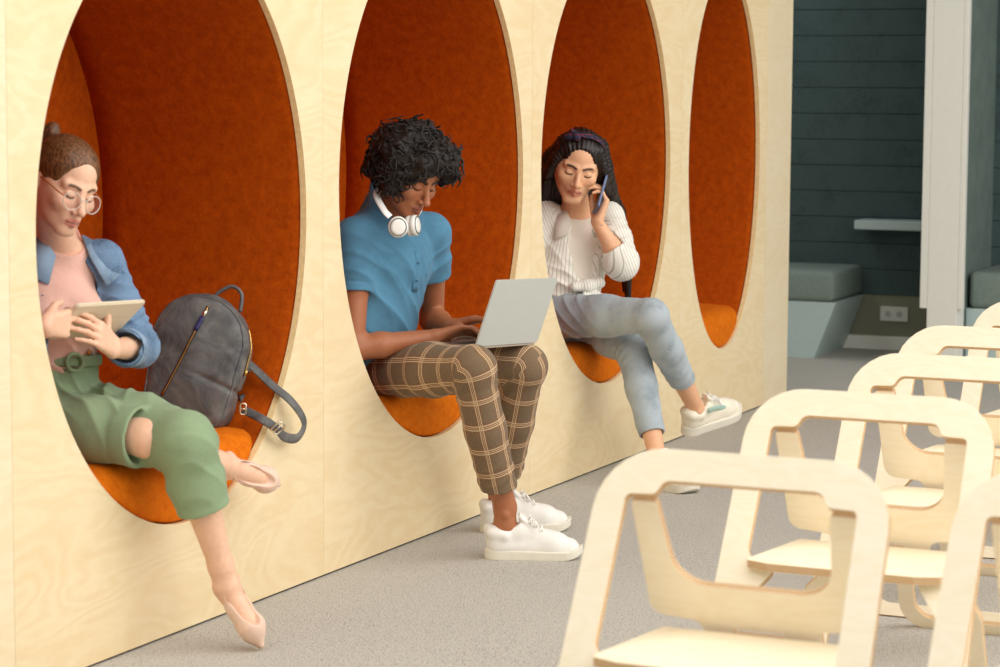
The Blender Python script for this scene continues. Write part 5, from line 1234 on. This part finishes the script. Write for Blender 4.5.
    S.rc(chest + vec(0, 0, -.02), wst, .118, .104, 0, flat=(f_ch, .78)); S.rc(wst, pel + vec(0, 0, .04), .104, .10, .04, flat=(f_ch, .8))
    for s_ in (1, -1): S.el(chest + lat * s_ * .055 + f_ch * .055 + vec(0, 0, -.04), vec(.05, .05, .05), None, .035)
    for s_ in (shR, shL): S.rc(neck + vec(0, .0, -.045), s_, .048, .042, .04)
    S.rc(neck + vec(0, .0, -.05), neck + vec(0, 0, .02), .062, .058, .02); S.rc(neck + f_ch * .028 + vec(0, 0, .040), L(0, .02, -.06), .056, .058, .006, 'sub'); S.disp(lambda P: .002 * wave_noise(P, 28, 18, 2)); S.plane(pel + vec(0, 0, .08), vec(0, 0, -1))
    add_mesh('white_tee', S, root, M['white_tee'], it=1)
    # ---- striped shirt, open, knotted at the waist
    lo, hi = bounds([neck, shR, shL, pel, elR, elL, wrL], .13); J = Field(lo, hi, .0035)
    J.rc(chest + vec(0, .0, -.01), wst + vec(0, 0, .0), .140, .128, 0, flat=(f_ch, .82)); J.rc(wst, wst + vec(0, 0, -.035), .128, .118, .03, flat=(f_ch, .82))
    for s_ in (1, -1): J.el(chest + lat * s_ * .06 + f_ch * .055 + vec(0, 0, -.05), vec(.065, .06, .065), None, .04)
    for s_ in (shR, shL): J.rc(neck + vec(0, .01, -.045), s_, .054, .050, .045)
    J.path([neck + f_ch * .085 + vec(0, 0, .03), chest + f_ch * .135 + lat * -.0, chest + f_ch * .155 + lat * .004 + vec(0, 0, -.08)], [.050, .062, .050], .012, 'sub'); J.rc(chest + f_ch * .155 + vec(0, 0, -.08), wst + f_ch * .15 + vec(0, 0, .015), .050, .012, .01, 'sub')
    J.rc(chest, wst + vec(0, 0, -.10), .114, .100, 0, 'sub', flat=(f_ch, .78)); J.rc(neck + f_ch * .02, L(0, .02, -.08), .060, .062, .008, 'sub')
    for s_, e_, w_ in ((shR, elR, wrR), (shL, elL, wrL)):
        W = J.like(); W.rc(s_, lerp(s_, e_, .5), .054, .060, 0); W.rc(lerp(s_, e_, .5), e_, .060, .060, .02); d = nrm(w_ - e_); c = lerp(e_, w_, .34); W.el(e_ + vec(.01, .0, -.005), vec(.058, .058, .062), None, .03)
        U_ = J.like(); U_.rc(e_, lerp(e_, w_, .5), .058, .050, 0); U_.rc(c - d * .024, c + d * .02, .053, .053, .003); U_.plane(c, d, .003); W.merge(U_, .02)
        folds(W, e_ + nrm(s_ - e_) * .05, nrm(s_ - e_ + vec(.1, .2, 0)), 80, .008, .08, 51); folds(W, lerp(s_, e_, .35), nrm(vec(.3, .2, .9)), 70, .006, .07, 52); W.rc(c - d * .02, c + d * .05, .040, .042, 0, 'sub'); J.merge(W, .02)
    folds(J, wst + f_ch * .11 + lat * .03 + vec(0, 0, .02), nrm(vec(.5, -.5, .75)), 80, .006, .07, 53); folds(J, wst + f_ch * .10 - lat * .07, nrm(vec(.4, -.3, .9)), 70, .007, .08, 54); folds(J, chest + f_ch * .1 - lat * .1 - vec(0, 0, .05), nrm(lat + vec(0, 0, .35)), 55, .004, .10, 55)
    J.disp(lambda P: .0024 * wave_noise(P, 28, 58, 2)); J.plane(wst + vec(0, 0, -.06), vec(0, 0, -1), .003)
    V, Q = J.mesh('j', 1)
    uv = limb_uv(V, [([chest + vec(0, 0, .3), chest + vec(0, 0, -.5)], [f_ch], .125)]); ua = limb_uv(V, [([shL, elL * 2 - shL], [f_ch], .058), ([shR, elR * 2 - shR], [f_ch], .055)])
    ua[:, 0] = (V - elL) @ nrm(lat * .85 + vec(0, 0, .35) + f_ch * .25)
    da = np.minimum(*[np.minimum(sd_rc(V, a_, b_, .0, .0), sd_rc(V, b_, c_, 0., 0.)) for a_, b_, c_ in ((shL, elL, wrL), (shR, elR, wrR))]); arm = (da < .074) & (np.abs((V - chest) @ lat) > .10); uv[arm] = ua[arm]
    sh = add_mesh('striped_shirt', J, root, M['stripe'], None, uv, VQ=(V, Q))
    # collar points and the knot with its two ends
    kn = at(596, 279, .0); kn = wst + f_ch * .125 + lat * .035 + vec(0, 0, -.015)
    def small(name, build, h=.0025, pad=.09, c=kn):
        U_ = Field(*bounds([c], pad), h); build(U_); U_.disp(lambda P: .002 * wave_noise(P, 70, 61, 2)); V, Q = U_.mesh('u', 1); uv = np.stack([(V - c) @ lat, (V - c)[:, 2], 0 * V[:, 0]], 1); o = np_mesh(name, V - org, Q, [M['stripe']], None, None, uv); o.parent = sh; return o
    small('knot', lambda U_: (U_.el(kn, vec(.030, .026, .024), None, 0), U_.rc(kn + lat * -.05 + vec(0, 0, .0), kn, .018, .02, .015), U_.rc(kn + lat * .05 + vec(0, 0, .012), kn, .018, .02, .015)))
    small('knot_end', lambda U_: (U_.rc(kn, kn + lat * -.012 + vec(0, 0, -.065) + f_ch * .025, .014, .032, 0, flat=(f_ch, .4)),))
    small('knot_end', lambda U_: (U_.rc(kn, kn + lat * .035 + vec(0, 0, -.055) + f_ch * .02, .014, .030, 0, flat=(f_ch, .4)),))
    for s_ in (1, -1):
        b = neck + lat * s_ * .052 + vec(0, 0, -.008); cp = [b + f_ch * .02 + vec(0, 0, .040), b + lat * s_ * .044 + f_ch * .036 + vec(0, 0, .012), b + lat * s_ * .066 + f_ch * .082 + vec(0, 0, -.072), b + lat * s_ * .020 + f_ch * .096 + vec(0, 0, -.055), b + lat * s_ * -.002 + f_ch * .070 + vec(0, 0, -.010)]
        bm = bmesh.new(); A = [bm.verts.new(p - org) for p in cp]; B = [bm.verts.new(p + f_ch * .006 + vec(0, 0, .003) - org) for p in cp]; bm.faces.new(A[::-1]); bm.faces.new(B)
        for k in range(5): bm.faces.new((A[k], A[(k + 1) % 5], B[(k + 1) % 5], B[k]))
        bmesh.ops.recalc_face_normals(bm, faces=bm.faces); bmesh.ops.bevel(bm, geom=bm.edges[:], offset=.002, segments=3, affect='EDGES'); o = bm_obj('collar', bm, [M['white_tee']], None, True); o.parent = sh
    # ---- jeans
    lo, hi = bounds([pel, hipR, hipL, knR, knL, anR, anL], .13); lo[2] = .05; T = Field(lo, hi, .0038)
    T.rc(hipR, hipL, .094, .094, 0); T.rc(pel, wst + vec(0, 0, -.035), .125, .112, .03, flat=(f_ch, .85))
    for h_, k_, a_, t_ in ((hipL, knL, anL, .80), (hipR, knR, anR, .70)):
        W = T.like(); W.rc(h_, lerp(h_, k_, .6), .084, .074, 0); W.rc(lerp(h_, k_, .6), k_, .074, .060, .03); W.el(k_ + nrm(k_ - h_) * .012, vec(.052, .052, .052), None, .03); W.rc(k_, lerp(k_, a_, .35), .060, .058, .02); W.rc(lerp(k_, a_, .35), a_, .058, .040, .02)
        folds(W, k_ + nrm(h_ - k_) * .04 + nrm(a_ - k_) * .05, nrm(nrm(a_ - k_) - nrm(h_ - k_)), 110, .008, .07, 65); folds(W, lerp(h_, k_, .3), nrm(k_ - h_ + vec(.2, 0, .5)), 70, .006, .12, 66); folds(W, lerp(k_, a_, .6), nrm(a_ - k_ + vec(.5, 0, 0)), 70, .004, .10, 67)
        c = lerp(k_, a_, t_); d = nrm(a_ - k_); W.rc(c - d * .022, c + d * .02, .0475, .0465, .002); W.plane(c, d, .003); W.rc(c - d * .012, c + d * .08, .041, .040, 0, 'sub'); T.merge(W, .03 if h_ is hipL else .008)
    T.disp(lambda P: .0018 * wave_noise(P, 26, 69, 2)); T._put(vec(7.5, .0, .2), vec(9.1, .6, .48), lambda P: np.maximum(P[..., 2] - (SEAT_Z - .012), -.0 - P[..., 1]), 'sub', .01); T.plane(wst + vec(0, 0, -.03), vec(0, 0, 1), .003)
    add_mesh('jeans', T, root, M['jeans'], it=1)
    # ---- chunky sneakers
    for k_, a_, t_ in ((knR, anR, toeR), (knL, anL, toeL)):
        d = nrm(t_ - a_ + (vec(0, 0, 0))); sn = nrm(a_ - k_)
        if a_ is anL: hl = vec(a_[0], a_[1], 0) - nrm(vec(d[0], d[1], 0)) * .06; tt = hl + nrm(vec(d[0], d[1], 0)) * .27; up = vec(0, 0, 1)
        else: dd = nrm(at(752, 411, -.50) - at(690, 436, -.345)); up = nrm(-sn - dd * (-sn @ dd)); hl = a_ - up * .098 - dd * .055; tt = hl + dd * .275
        s = sneaker(root, hl, tt, up, 'sneaker', M['cream'], M['rubber_white'], 0, sole_t=.031, wide=.05)
        dd = nrm(tt - hl); uu = nrm(up - dd * (up @ dd)); ss = np.cross(uu, dd)
        for sg in (1, -1):
            bm = bmesh.new(); pts = [hl + dd * x + uu * z + ss * sg * y - org for x, y, z in ((.085, .036, .094), (.12, .034, .092), (.15, .030, .082), (.175, .030, .070))]
            tube(bm, spline(pts, 5), [(.003, .011)] * 16, 8, flat=tuple(ss)); o = bm_obj('eyestay', bm, [M['mint']], None, True); o.parent = s
    return dict(root=root, tips=tips, hd=hd, npalm=npalm, wr=wrL, L=L, Rh=Rh, lat=lat, f=f_ch)
PW = build_phone_woman()
def build_phone():
    ax = nrm(at(602.5, 170, -.02) - at(593, 205, -.02)); nz = nrm(-PW['lat'] - ax * (ax @ -PW['lat'])); sx = np.cross(ax, nz)
    c = PW['wr'] + PW['hd'] * .112 + PW['npalm'] * .024 + PW['f'] * .010
    root = thing('smartphone', 'blue grey phone held to the ear of the woman in the striped shirt', 'phone', tuple(c)); z = np.zeros(3)
    bm = bmesh.new(); slab(bm, z, sx, ax, nz, -.035, .035, -.075, .068, -.004, .004, .010); bmesh.ops.recalc_face_normals(bm, faces=bm.faces); bmesh.ops.bevel(bm, geom=[e for e in bm.edges if abs(e.calc_face_angle(0)) > 1], offset=.0015, segments=3, affect='EDGES'); bm_obj('case', bm, [M['phone']], root)
    bm = bmesh.new(); slab(bm, z, sx, ax, nz, -.0325, .0325, -.072, .065, .0038, .0045, .008); bmesh.ops.recalc_face_normals(bm, faces=bm.faces); bm_obj('screen', bm, [M['screen']], root)
build_phone()
